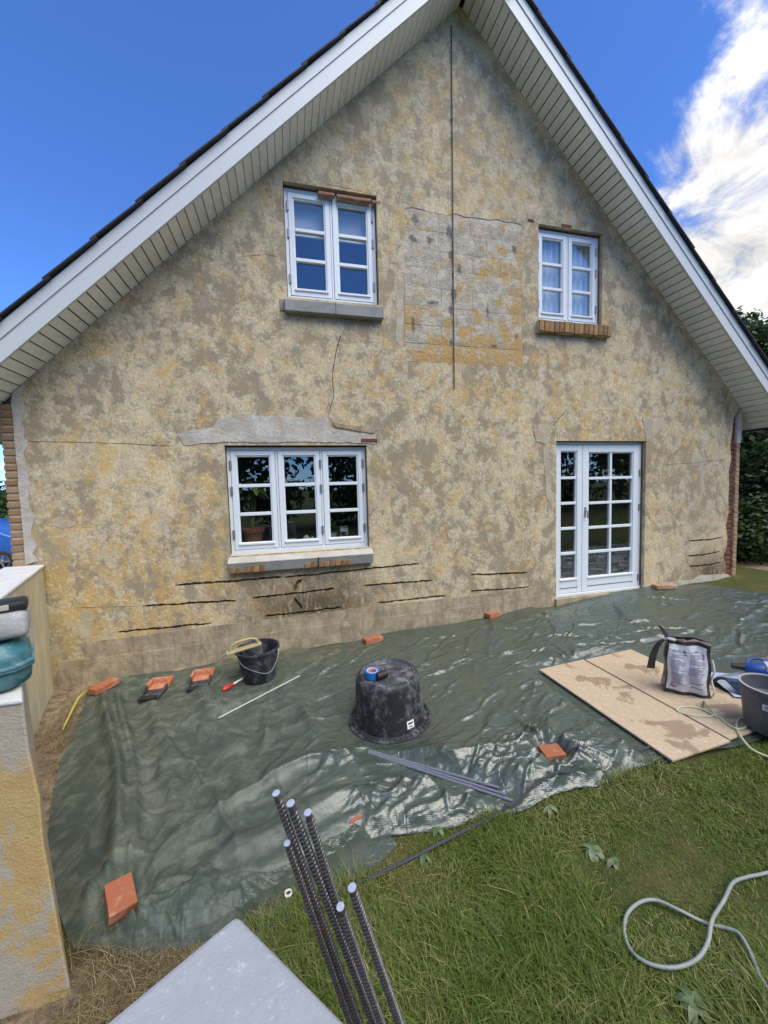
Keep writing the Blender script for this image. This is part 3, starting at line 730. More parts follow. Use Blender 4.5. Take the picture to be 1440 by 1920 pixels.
# ------------------------------------------------------------------ things inside the rooms
M_terra = plain('terracotta', (.36, .13, .07), .8)
M_leaf = NT('house_plant_leaf'); M_leaf = M_leaf.bsdf(M_leaf.mix(M_leaf.attr('tint'), (.03, .085, .02), (.16, .26, .06)), .45)
M_stem = plain('plant_stem', (.13, .14, .05), .7)
M_white = plain('white_glaze', (.78, .78, .74), .35)
M_teal = plain('teal_paint', (.09, .36, .30), .5)
def leaf_blade(m, base, d, length, width, droop, cols, tint, n=6):
    base = Vector(base); d = Vector(d).normalized(); s = d.cross(Vector((0,0,1)));  s = s.normalized() if s.length > .05 else Vector((1,0,0))
    o = len(m.v); vs = []
    for i in range(n+1):
        t = i/n; p = base + d*length*t + Vector((0,0,-droop*length*t*t)); w = width*math.sin(math.pi*min(.97, .10+.87*t))**.8
        vs += [p-s*w+Vector((0,0,w*.25)), p, p+s*w+Vector((0,0,w*.25))]
    fs = []
    for i in range(n): fs += [(i*3, i*3+1, i*3+4, i*3+3), (i*3+1, i*3+2, i*3+5, i*3+4)]
    m.add(vs, fs); cols += [min(1, max(0, tint+random.uniform(-.1, .1)))]*len(vs)
def plant(par, base, n, ln, wd, up, droop, seed, name='leaves'):
    random.seed(seed); m = MB(); c = []
    for i in range(n):
        a = random.uniform(0, 6.28); u = random.uniform(*up)
        leaf_blade(m, base, (math.cos(a), math.sin(a), u), ln*random.uniform(.7, 1.15), wd*random.uniform(.7, 1.2), droop, c, random.random())
    me = np_mesh(name, np.array(m.v), np.array(m.f), M_leaf, True, c); o = link(name, me, par); return o
def pot(name, label, cat, loc, r, h, mat):
    t = thing(name, label, cat, loc)
    MB().lathe([(0, 0), (r*.72, 0), (r*.95, h*.78), (r*1.08, h*.78), (r*1.10, h), (r*.98, h), (r*.93, h*.85), (0, h*.85)], 24).build('pot', mat, t, smooth=True)
    return t
# a broad inner sill carries the pots
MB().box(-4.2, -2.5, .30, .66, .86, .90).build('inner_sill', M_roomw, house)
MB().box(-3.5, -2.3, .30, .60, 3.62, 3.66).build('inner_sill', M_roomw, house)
t = pot('flower_pot', 'terracotta flower pot with a tall thin plant in the lower left casement', 'flower pot', (-3.93, .47, .90), .125, .20, M_terra)
st = MB()
for a in range(5): st.tube([(0, 0, .15), (random.uniform(-.05, .05), random.uniform(-.05, .05), .5), (random.uniform(-.14, .14), random.uniform(-.1, .1), .85)], .006, 6)
st.build('stem', M_stem, t); plant(t, (0, 0, .72), 16, .30, .035, (-.2, .9), .5, 4)
t = thing('ornament', 'small white ornament of two rounded lumps on the sill in the middle casement', 'ornament', (-3.30, .40, .90))
MB().lathe([(0, 0), (.05, .01), (.045, .05), (.02, .085), (0, .09)], 14).build('body', M_white, t, smooth=True); MB().lathe([(0, 0), (.03, .01), (.035, .05), (0, .07)], 14, (.075, .02, 0)).build('side_lump', M_white, t, smooth=True)
t = thing('bowl', 'little white dish at the left end of the middle casement sill', 'bowl', (-3.48, .40, .90))
MB().lathe([(0, .0), (.035, 0), (.065, .05), (.06, .05), (.03, .01), (0, .01)], 18).build('dish', M_white, t, smooth=True)
t = thing('tea_tin', 'pale upright tin on the sill in the right casement', 'tin', (-2.83, .41, .90))
MB().box(-.05, .05, -.035, .035, 0, .15).build('body', M_white, t, bevel=.004); MB().box(-.052, .052, -.037, .037, .15, .175).build('lid', M_hinge, t, bevel=.004); MB().box(-.03, .03, -.0375, -.0355, .05, .11).build('print', M_dark, t)
t = pot('flower_pot', 'small white pot with a bushy plant in the lower right casement', 'flower pot', (-2.98, .46, .90), .075, .10, M_white); plant(t, (0, 0, .10), 26, .26, .03, (.1, 1.6), .4, 9)
t = pot('flower_pot', 'pot with thin arching leaves behind the upper left window', 'flower pot', (-3.12, .36, 3.70), .09, .06, M_terra); plant(t, (0, 0, .08), 24, .36, .012, (.4, 1.8), .9, 3); plant(t, (.0, 0, .06), 40, .13, .032, (.0, 1.0), .3, 13, 'low_leaves')
t = pot('flower_pot', 'big pot of broad green leaves standing behind the garden door', 'flower pot', (1.88, .95, -.03), .20, .34, M_white)
st = MB()
for a in range(4): st.tube([(0, 0, .3), (random.uniform(-.1, .1), random.uniform(-.1, .1), .8), (random.uniform(-.2, .2), random.uniform(-.15, .1), 1.15)], .012, 6)
st.build('stem', M_stem, t); plant(t, (0, -.05, 1.0), 12, .42, .12, (-.2, .6), .5, 21); plant(t, (0, -.05, .55), 10, .34, .07, (-.1, .9), .6, 22, 'low_leaves')
t = thing('bench', 'teal painted bench seen through the narrow door leaf', 'bench', (2.0, 2.1, -.03))
MB().box(-.45, .45, -.2, .2, .40, .62).build('seat', M_teal, t, bevel=.01)
for sx in (-.4, .4):
    for sy in (-.16, .16): MB().box(sx-.025, sx+.025, sy-.025, sy+.025, 0, .40).build('leg', M_teal, t)
for sx, w, lb in ((-3.36, .47, 'left'), (-2.88, .47, 'right')):
    b = thing('roller_blind', 'pale roller blind half lowered behind the %s casement of the upper left window' % lb, 'blind', (sx, .205, 4.45), group='roller blinds')
    MB().box(.02, w, 0, .004, 0, .40).build('cloth', M_roomw, b); MB().box(.02, w, -.008, .012, -.02, 0).build('bottom_bar', M_white, b)
b = thing('reflection_cloth', 'pale cloth added behind the upper right window to imitate the sky reflection', 'reflection_cloth', (-.30, .19, 3.67))  # added cloth, its pale colour stands in for sky reflected in the panes
cv = []; cf = []
for i in range(81): cv += [(i*.0135, .03*math.sin(i*.9), 0), (i*.0135, .03*math.sin(i*.9+.3), 1.3)]
for i in range(80): cf.append((2*i, 2*i+2, 2*i+3, 2*i+1))
c_ = MB().add(cv, cf); c_.add([(p[0], p[1]+.004, p[2]) for p in cv], cf); c_.build('cloth', plain('pale_reflection_cloth', (.78, .80, .82), .9), b, smooth=True)

# ------------------------------------------------------------------ cable on the gable and the service wire at the verge
M_cable = plain('black_cable', (.07, .068, .066), .6)
t = thing('wall_cable', 'thin dark cable hanging straight down the upper gable wall', 'cable', (-1.45, -.014, 2.74))
MB().tube([(-.02, 0, 0), (-.014, 0, 1.2), (.0, 0, 2.4), (.006, 0, 3.4), (.014, 0, 4.12)], .0065, 6).build('wire', M_cable, t)
for z in (1.35, 3.1): MB().box(-.010, .010, -.009, .012, z, z+.010).build('clip', M_cable, t).location.x = -.020+.028*z/4.2
t = thing('service_wire', 'grey wire with white insulator hooked to the right barge board at the peak', 'wire', (-.93, -.45, 7.00))
MB().tube(catmull([(-.06, .0, -.22), (-.03, -.02, -.08), (.02, -.03, .06), (.16, -.04, .40), (.5, -.3, 1.4)], 5), .011, 6).build('wire', M_cable, t)
for dx in (0, .035): MB().lathe([(0, -.05), (.014, -.05), (.016, -.01), (.009, 0), (.016, .01), (.014, .05), (0, .05)], 10, (.0+dx, -.035, -.05)).build('insulator', M_white, t, smooth=True)

# ------------------------------------------------------------------ garden wall on the left with its end pier
M_gwall = None
def garden_wall_material():
    t = NT('limewashed_garden_wall'); v = t.map(scale=(1.6, 1.6, .5))
    n = t.noise(2.6, 8, .62, .4, v); f = t.noise(9, 7, .65, .5, v); g = t.noise(140, 3, .6)
    c = t.mix(t.step(n, .38, .62), (.54, .52, .41), (.68, .63, .46)); c = t.mix(t.math('MULTIPLY', t.step(f, .48, .64), .65), c, (.66, .50, .25))
    c = t.mix(t.math('MULTIPLY', t.step(t.noise(6, 6, .6, .3, t.map(scale=(1.5, 1.5, .4), loc=(5, 2, 1))), .52, .66), .6), c, (.50, .485, .40))
    t.bsdf(c, .9, t.bump(f, .3, .01, t.bump(g, .3, .003)), 0, .25); return t.m
M_gwall = garden_wall_material()
def pier_material():
    t = NT('pier_concrete'); n = t.noise(2.6, 8, .68, .4); f = t.noise(24, 7, .72); g = t.noise(95, 4, .7); z = t.axis(2)
    c = t.mix(f, (.36, .325, .27), (.50, .46, .39))
    low = t.step(t.math('ADD', z, t.math('MULTIPLY', n, .5)), 1.32, 1.22)
    om = t.math('MULTIPLY', t.step(t.math('ADD', n, t.math('MULTIPLY', t.spot((1.5, -2.9, .1), (.45, 2, .8)), .045)), .490, .535), low)
    c = t.mix(t.math('MULTIPLY', om, .85), c, t.mix(f, (.45, .29, .08), (.58, .42, .20)))
    c = t.mix(t.math('MULTIPLY', t.math('MULTIPLY', t.step(g, .60, .70), low), .6), c, (.66, .64, .60))
    c = t.mix(t.math('MULTIPLY', t.math('MULTIPLY', t.step(t.noise(60, 4, .7, 0, t.map(loc=(3, 3, 3))), .66, .72), low), .8), c, (.09, .08, .08))
    t.bsdf(c, .92, t.bump(g, .8, .005, t.bump(t.noise(7, 6, .6), .4, .02)), 0, .2); return t.m
M_pier = pier_material()
M_cap = cement_material('pale_wall_capping', (.58, .58, .58), (.70, .70, .69), 0, .3)
gw = thing('garden_wall', 'low ochre limewashed garden wall with pale capping and a patchy grey end pier', 'garden wall', (-5.85, 0, -.37))
def lw(p): return (p[0]+5.85, p[1], p[2]+.37)
a = Vector((-5.86, -.002)); b = Vector((-4.93, -2.80)); d = (b-a).normalized(); nn = Vector((d.y, -d.x)); w = .30
if nn.x > 0: nn = -nn
q = [(a.x, a.y), (b.x, b.y), (b.x+nn.x*w, b.y+nn.y*w), (a.x+nn.x*w-.02, a.y-.002)]
def loc2(L): return [(x+5.85, y) for x, y in L]
m = MB(); m.slab(loc2(q), -.4, 1.232); m.build('wall_body', M_gwall, gw, bevel=.012)
e = .012; q2 = [(a.x+e, a.y), (b.x+e, b.y), (b.x+nn.x*w-e, b.y+nn.y*w), (a.x+nn.x*w-.03, a.y-.002)]
m = MB(); m.slab(loc2(q2), 1.234, 1.262); m.build('capping', M_cap, gw, bevel=.010)
m = MB(); top = [(-5.55, -2.87), (-4.44, -2.862), (-4.70, -2.40), (-5.55, -2.40)]; bot = [(-5.55, -2.87), (-4.345, -2.862), (-4.63, -2.40), (-5.55, -2.40)]
zb, zt = -.6, 1.21
N = 10; vs = []
for j in range(N+1):
    tt = j/N; sw = random.uniform(-.006, .006)
    for i in range(4):
        vs.append((bot[i][0]+(top[i][0]-bot[i][0])*tt+5.85+(sw if i == 1 else 0), bot[i][1]+(top[i][1]-bot[i][1])*tt, zb+(zt-zb)*tt))
fs = [(j*4+i, j*4+(i+1) % 4, (j+1)*4+(i+1) % 4, (j+1)*4+i) for j in range(N) for i in range(4)] + [(3, 2, 1, 0), (N*4, N*4+1, N*4+2, N*4+3)]
m.add(vs, fs); m.build('pier', M_pier, gw, bevel=.010)
m = MB(); m.slab([(p[0]+5.85, p[1]) for p in [(-5.55, -2.875), (-4.438, -2.868), (-4.705, -2.40), (-5.55, -2.40)]], 1.205, 1.226); m.build('capping', M_cap, gw, bevel=.008)

# gate post of rough concrete right by the camera
ap = (-3.624,-3.788,0.850); l1 = (-3.785,-3.885,0.850); r1 = (-3.462,-3.973,0.850)
ap = Vector(ap); u = (Vector(l1)-ap).normalized(); v = (Vector(r1)-ap).normalized()
t = NT('rough_white_concrete'); n = t.noise(7, 8, .66, .3); f = t.noise(55, 7, .74); g = t.noise(230, 3, .6)
c = t.mix(n, (.31, .325, .35), (.40, .415, .435)); c = t.mix(t.math('MULTIPLY', t.step(f, .56, .68), .6), c, (.60, .62, .63)); c = t.mix(t.math('MULTIPLY', t.step(t.noise(13, 7, .7, .5), .62, .72), .45), c, (.30, .26, .24))
M_post = t.bsdf(c, .9, t.bump(t.noise(150, 5, .75), .55, .003, t.bump(t.noise(16, 6, .6), .22, .012)), 0, .25)
gp = thing('concrete_post', 'pale rough concrete gate post with a flat top in the foreground', 'post', (ap.x, ap.y, -.28))
qd = [(0, 0), (u.x*.36, u.y*.36), (u.x*.36+v.x*.42, u.y*.36+v.y*.42), (v.x*.42, v.y*.42)]
m = MB(); m.slab(qd, -.2, 1.13); m.build('post_body', M_post, gp, bevel=.012, seg=3)

# teal case and dusty power tool on the pier
M_case = plain('teal_case_plastic', (.012, .105, .125), .45, .15, 8, .2, 120, dust=(.25, .36, .40), dustamt=.35)
M_caseL = plain('teal_case_lid', (.035, .165, .20), .5, .15, 8, .2, 120, dust=(.34, .45, .50), dustamt=.6)
M_tool = plain('dusty_tool_grey', (.30, .30, .31), .6, .2, 9, .3, 90, dust=(.55, .55, .56), dustamt=.7)
M_black = plain('black_plastic', (.018, .018, .020), .5, .2)
M_yel = plain('yellow_plastic', (.62, .38, .06), .5)
tb = thing('tool_case', 'teal plastic tool case lying on the garden wall pier', 'tool case', (-4.855, -2.815, .862), (0, 0, math.radians(29)))
def outline(x0, x1, y0, y1, c): return [(x0, y0), (x1-c, y0), (x1, y0+c), (x1, y1-c), (x1-c, y1), (x0, y1)]
def loft(levels, name, mat, b=.007, autos=28):
    m = MB(); n = len(levels[0][0]); vs = [(x, y, z) for P, z in levels for x, y in P]
    fs = [tuple(range(n))[::-1], tuple(range((len(levels)-1)*n, len(levels)*n))]
    fs += [(k*n+i, k*n+(i+1) % n, (k+1)*n+(i+1) % n, (k+1)*n+i) for k in range(len(levels)-1) for i in range(n)]
    m.add(vs, fs); return m.build(name, mat, tb, bevel=b, seg=2, smooth=True, autos=autos)
CX = .372
loft([(outline(-.40, CX-.022, -.148, .09, .05), 0), (outline(-.40, CX-.006, -.168, .105, .05), .02), (outline(-.40, CX, -.172, .11, .05), .078)], 'case_base', M_case)
loft([(outline(-.40, CX, -.172, .11, .05), .083), (outline(-.40, CX-.004, -.170, .108, .05), .130), (outline(-.40, CX-.030, -.140, .08, .045), .168)], 'case_lid', M_caseL)
loft([(outline(-.40, CX+.006, -.179, .116, .052), .070), (outline(-.40, CX+.006, -.179, .116, .052), .079)], 'rim', M_case, .002)
loft([(outline(-.40, CX+.006, -.179, .116, .052), .0815), (outline(-.40, CX+.006, -.179, .116, .052), .094)], 'rim', M_caseL, .002)
for x in (.06, .135, .21): MB().box(x-.022, x+.022, -.115, .05, .164, .178).build('lid_rib', M_caseL, tb, bevel=.005, smooth=True)
MB().box(-.32, .0, -.10, .03, .164, .180).build('lid_rib', M_caseL, tb, bevel=.006, smooth=True)
MB().box(.262, .322, -.09, .05, .160, .190).build('corner_block', M_caseL, tb, bevel=.007, smooth=True)
for x in (-.10, .22): MB().box(x-.03, x+.03, -.186, -.17, .045, .120).build('latch', M_case, tb, bevel=.004)
pt = thing('power_tool', 'dusty grey cordless power tool lying on the teal case', 'power tool', (-4.665, -2.80, 1.046), (0, 0, math.radians(27)))
MB().box(-.36, .20, -.070, .070, .0, .095).build('body', M_tool, pt, bevel=.022, seg=3, smooth=True)
MB().box(.05, .20, -.045, .060, .092, .132).build('battery', M_black, pt, bevel=.012, smooth=True)
MB().box(.085, .15, -.0475, .03, .104, .124).build('battery_label', M_sillcap, pt, bevel=.003)
MB().box(.01, .045, -.055, .02, .080, .122).build('switch', M_yel, pt, bevel=.008, smooth=True)
MB().tube([(-.30, 0, .085), (-.15, 0, .14), (-.02, 0, .13)], .022, 10).build('handle', M_black, pt, smooth=True)
MB().tube([(.10, -.078, .05), (.10, -.07, .05)], .018, 14).build('screw', M_hinge, pt)

# ------------------------------------------------------------------ tarpaulin
T_TOP = [(-5.451,-0.283,-0.349),(-5.460,-0.167,-0.349),(-5.384,-0.034,-0.346),(-5.242,-0.025,-0.333),(-4.884,-0.058,-0.325),(-4.658,-0.038,-0.315),(-4.361,-0.069,-0.303),(-4.182,-0.025,-0.288),(-3.924,-0.025,-0.275),(-3.653,-0.025,-0.268),(-3.236,-0.132,-0.255),(-2.976,-0.104,-0.244),(-2.768,-0.097,-0.235),(-2.399,-0.025,-0.211),(-1.909,-0.056,-0.198),(-1.352,-0.096,-0.175),(-1.052,-0.092,-0.162),(-0.701,-0.025,-0.137),(-0.444,-0.025,-0.107),(-0.081,-0.058,-0.121),(0.286,-0.025,-0.079),(0.666,-0.025,-0.041),(1.199,-0.025,-0.015),(1.828,-0.025,-0.002),(2.400,-0.148,-0.015),(2.540,-0.535,-0.009),(2.493,-0.894,-0.011)] + [(4.2, -.85, .06)]
T_LEFT = [(-5.461,-0.260,-0.360),(-5.349,-0.636,-0.355),(-5.248,-1.007,-0.350),(-5.161,-1.313,-0.347),(-5.060,-1.600,-0.342),(-4.959,-1.844,-0.338),(-4.843,-2.093,-0.333),(-4.717,-2.308,-0.328),(-4.597,-2.495,-0.323),(-4.509,-2.619,-0.319),(-4.444,-2.692,-0.316)]
T_BOT = [(-4.444,-2.692,-0.316),(-4.303,-2.754,-0.310),(-4.147,-2.817,-0.304),(-4.008,-2.865,-0.298),(-3.917,-2.879,-0.294),(-3.832,-2.849,-0.290),(-3.743,-2.790,-0.286),(-3.609,-2.752,-0.281),(-3.464,-2.715,-0.275),(-3.333,-2.678,-0.269),(-3.188,-2.619,-0.263),(-3.124,-2.612,-0.260),(-2.939,-2.648,-0.252),(-2.744,-2.680,-0.244),(-2.517,-2.661,-0.234),(-2.378,-2.708,-0.228),(-2.190,-2.669,-0.220),(-1.979,-2.670,-0.211),(-1.851,-2.690,-0.206),(-1.593,-2.659,-0.195),(-1.352,-2.660,-0.185)] + [(-.9, -2.70, -.16), (-.3, -2.72, -.13), (.4, -2.75, -.10), (1.4, -2.72, -.06), (2.6, -2.7, -.02), (4.3, -2.75, .05)]
T_RIGHT = [(4.2, -.85), (4.24, -1.5), (4.27, -2.1), (4.3, -2.75)]
def resample(L, n, fr=None):
    P = np.array([[p[0], p[1]] for p in L]); d = np.r_[0, np.cumsum(np.hypot(*np.diff(P, axis=0).T))]; s = np.linspace(0, d[-1], n) if fr is None else np.asarray(fr)*d[-1]
    return np.c_[np.interp(s, d, P[:, 0]), np.interp(s, d, P[:, 1])]
REST = []            # (x, y, radius) where something flattens the tarp
FOOTLINE = [(-3.08, -2.02, -2.38, -2.63, .07), (-4.13, -1.21, -3.47, -.73, .05)]
FOOTBOX = [(-1.37, -.24, -2.74, -1.46)]
FOOT = {'tub': (-2.81, -1.66, .40), 'bucket': (-3.85, -.60, .28), 'b1': (-1.95, -2.42, .10), 'b2': (-5.32, -.245, .13), 'b3': (-4.315, -2.585, .12), 'b4': (-2.62, -.19, .12), 'b5': (-.985, -.03, .12), 'padA': (-4.78, -.50, .20), 'padB': (-4.40, -.45, .20), 'mix': (-.2, -2.0, .35)}
BRICKS = {}
def tarp_height(x, y):
    """folds of the sheet above the ground"""
    left = sstep(-3.3, -4.7, x); right = 1-left
    # long diagonal folds over the middle and right, drawn out from left front to right back
    wx = x + .25*(fbm(x*.9, y*.9, 3, 40)-.5); wy = y + .35*(fbm(x*.8+5, y*.8, 3, 41)-.5)
    a = .30; u = wx*math.cos(a)+wy*math.sin(a); v = -wx*math.sin(a)+wy*math.cos(a)
    amp = .35+.9*fbm(x*.55, y*.9, 3, 42)
    h = right*amp*(.022*ridge(u*.55, v*2.6, 43, 1.6) + .014*ridge(u*1.1+3, v*5.2, 44, 1.5))
    a2 = -.25; u2 = wx*math.cos(a2)+wy*math.sin(a2); v2 = -wx*math.sin(a2)+wy*math.cos(a2)
    h += right*(.012*ridge(u2*1.2, v2*5.0+7, 45, 2.6)*fbm(x*1.1, y*1.1, 2, 46)*1.6)
    # crinkles, dense in patches
    cr = sstep(.42, .68, fbm(x*.9+9, y*1.3, 3, 47))*right
    h += cr*(.011*ridge(u*3.3, v*9.5, 48, 1.6) + .006*ridge(u*8+2, v*15, 49, 1.4))
    for sd, an, fr, am_ in ((90, .3, 5.0, .0085), (91, 1.3, 6.5, .0050), (92, 2.2, 8.0, .0040), (93, .8, 13.0, .0026), (94, 2.7, 16.0, .0020), (95, .45, 9.0, .0055)):
        q1 = x*math.cos(an)+y*math.sin(an); q2 = -x*math.sin(an)+y*math.cos(an); h += am_*ridge(q1*fr*.45+sd, q2*fr, sd, 1.0)*(.22+.78*right)*(.15+1.5*sstep(.3, .75, fbm(x*1.6+sd, y*1.6, 2, sd)))
    # soft heavy hang at the left: wide folds running towards the garden
    b = 1.95; ul = wx*math.cos(b)+wy*math.sin(b); vl = -wx*math.sin(b)+wy*math.cos(b)
    h += left*(.060*ridge(ul*.40, vl*1.7+.3, 51, 2.2) + .016*ridge(ul*.7, vl*4.5, 52, 2.6)*fbm(x, y, 2, 53)*1.4 + .03*fbm(x*1.2, y*1.2, 3, 54))
    # two long pleats from the corner brick down to the front
    for px, dx, am, wd in ((-5.25, .42, .085, .045), (-5.13, .40, .05, .035), (-4.86, .36, .040, .06), (-4.45, .33, .045, .07), (-4.05, .25, .035, .06)):
        cx_ = px + dx*(-.35-y) + .03*np.sin(y*2.7)
        t = (x-cx_)/wd; h += left*am*np.exp(-t*t)*sstep(-.25, -.6, y)*sstep(-2.95, -2.2, y)
    return h
FOLDS = []
_r = random.Random(21)
def add_folds(n, x0, x1, y0, y1, ang, sp, ln, amp, wd):
    for _ in range(n):
        FOLDS.append((_r.uniform(x0, x1), _r.uniform(y0, y1), ang+_r.gauss(0, sp), _r.uniform(*ln), _r.uniform(*amp), _r.uniform(*wd), _r.uniform(-.5, .5), _r.random()*50))
add_folds(90, -3.4, .2, -2.6, -.3, .52, .25, (.18, .80), (.007, .024), (.009, .030))       # drawn diagonally over the middle
add_folds(80, -1.6, 4.0, -1.5, -.15, .30, .35, (.2, .8), (.008, .026), (.010, .036))
add_folds(26, -3.6, 1.0, -2.7, -1.6, .45, .35, (.12, .45), (.012, .030), (.012, .030))
add_folds(60, -3.3, -1.0, -2.68, -2.30, .15, .6, (.06, .26), (.008, .022), (.007, .017))      # crumpled hem
add_folds(22, -3.0, 3.0, -2.6, -.3, -.6, .5, (.12, .40), (.006, .016), (.010, .022))
add_folds(14, -5.2, -3.4, -2.6, -.5, 1.98, .20, (.30, .80), (.012, .034), (.030, .075))     # heavy hang at the left
add_folds(8, -5.1, -3.4, -2.6, -.5, 2.6, .40, (.15, .50), (.006, .018), (.014, .035))
add_folds(14, -5.2, -3.6, -.55, -.15, .10, .25, (.10, .35), (.006, .016), (.010, .020))
def fold_lines(x, y):
    h = np.zeros_like(x)
    for (fx, fy, a, L, am, w, cv, sd) in FOLDS:
        b = (np.abs(x-fx) < L*1.1+w*5) & (np.abs(y-fy) < L*1.1+w*5)
        if not b.any(): continue
        dx, dy = x[b]-fx, y[b]-fy; ca, sa = math.cos(a), math.sin(a)
        s = dx*ca+dy*sa; d = -dx*sa+dy*ca - cv*s*s/max(L, .1)*.35 - .012*np.sin(s*17+sd)
        t = np.clip(1-(s/L)**2, 0, 1)
        prof = np.where(d > 0, np.exp(-d/(w*.7)), np.exp(-(d/w)**2*1.2))*(1-.0)
        trough = -.35*np.exp(-((d-w*1.9)/(w*1.1))**2)
        h[b] += am*t**.8*(prof+trough)*(.75+.25*np.sin(s*9+sd*2))
    return h
def pinch(x, y):
    h = 0*x
    for (bx, by, am, n, ph, rr) in PINCH:
        r = np.hypot(x-bx, y-by)+1e-4; th = np.arctan2(y-by, x-bx)
        sp = ridge(n*.42*np.cos(th)+ph*3+bx, n*.42*np.sin(th)+by*2, int(abs(bx*100)), 2.6)
        h = h + am*np.exp(-np.maximum(0, r-.10)/rr)*sp*sstep(.05, .13, r)
    return h
PINCH = [(-1.95, -2.41, .060, 7, .5, .20), (-5.33, -.24, .03, 9, .2, .25), (-4.32, -2.58, .030, 7, 1.0, .25), (-2.63, -.18, .014, 8, 0, .2), (-.98, .02, .012, 8, 0, .2), (-.95, -1.45, .03, 6, .4, .25), (-2.5, -2.6, .03, 6, 1.2, .25), (-3.0, -1.98, .02, 7, .3, .16)]
def tarp_flat(x, y):
    fl = np.ones_like(x)
    for (fx, fy, fr) in FOOT.values(): fl = np.minimum(fl, sstep(fr*.65, fr*1.5, np.hypot(x-fx, y-fy))*.92+.08)
    for (bx0, bx1, by0, by1) in FOOTBOX:
        dd = np.hypot(np.maximum(0, np.abs(x-(bx0+bx1)/2)-(bx1-bx0)/2), np.maximum(0, np.abs(y-(by0+by1)/2)-(by1-by0)/2)); fl = np.minimum(fl, sstep(.0, .14, dd)*.93+.07)
    for (ax_, ay_, bx_, by_, rr_) in FOOTLINE:
        L2 = (bx_-ax_)**2+(by_-ay_)**2; tt = np.clip(((x-ax_)*(bx_-ax_)+(y-ay_)*(by_-ay_))/L2, 0, 1); dd = np.hypot(x-ax_-tt*(bx_-ax_), y-ay_-tt*(by_-ay_)); fl = np.minimum(fl, sstep(rr_*.5, rr_*2.2, dd)*.8+.2)
    return fl
def tarp_z(x, y):
    x = np.asarray(x, float); y = np.asarray(y, float); fl = tarp_flat(x, y)
    return gz(x) + .016 + (tarp_height(x, y)+pinch(x, y)+fold_lines(np.atleast_1d(x).astype(float), np.atleast_1d(y).astype(float)).reshape(x.shape))*fl
UF = np.r_[np.linspace(0, .68, 860), np.linspace(.68, 1, 161)[1:]]     # finer where it lies near the camera
NU, NV = len(UF), 350
def make_tarp():
    tb_, bt_, lf_, rt_ = resample(T_TOP, NU, UF), resample(T_BOT, NU, UF), resample(T_LEFT, NV), resample(T_RIGHT, NV)
    u = UF[None, :, None]; v = np.linspace(0, 1, NV)[:, None, None]
    P = (1-v)*tb_[None]+v*bt_[None]+(1-u)*lf_[:, None]+u*rt_[:, None] - ((1-u)*(1-v)*tb_[0]+u*(1-v)*tb_[-1]+(1-u)*v*bt_[0]+u*v*bt_[-1])
    X, Y = P[..., 0], P[..., 1]
    Y = np.minimum(Y, -.02 + 0*Y)
    # ragged edge
    vv = np.repeat(v[..., 0], NU, 1); uu = np.repeat(u[..., 0], NV, 0)
    Z = tarp_z(X, Y)
    # rolled-up hem along the garden side, heavier towards the left corner
    roll = .060*np.exp(-((vv-.90)/.035)**2)*sstep(.50, .10, uu)*(.5+fbm(X*3, Y*3, 2, 60)) + .030*np.exp(-((vv-.955)/.02)**2)*(.25+1.2*fbm(X*2.3, Y*.5, 3, 61))
    roll += .070*np.exp(-np.maximum(0, vv-.80-.05*np.sin(X*2.6+1))/.012-np.maximum(0, -(vv-.80-.05*np.sin(X*2.6+1)))/.06)*sstep(.36, .26, uu)*sstep(.02, .09, uu)
    Z += roll*sstep(.56, .44, uu)*tarp_flat(X, Y)
    # edges come down to the ground and ripple
    ed = np.minimum(np.minimum(vv*7, (1-vv)*30), np.minimum(uu*26, (1-uu)*12)); ed = sstep(0, 1, ed)
    Z = gz(X)+.004 + (Z-gz(X)-.004)*ed + (1-ed)*.018*ridge(X*4, Y*4, 62, 1.5)
    # ride up the foot of the wall where it is pushed against it
    up = np.array([p[2] if p[1] > -.03 else -9 for p in T_TOP]); tp = np.array([[p[0]] for p in T_TOP])[:, 0]
    zt = np.interp(X[0], tp, np.where(up > -5, up, gz(tp)+.01))
    rise = np.maximum(0, zt-gz(X[0])-.01)
    Z += rise[None]*np.exp(-np.maximum(0, -.02-Y)/.10)*1.0
    a = (np.arange(NV-1)[:, None]*NU+np.arange(NU-1)[None]).ravel()
    return np.c_[X.ravel(), Y.ravel(), Z.ravel()], np.c_[a, a+NU, a+NU+1, a+1]
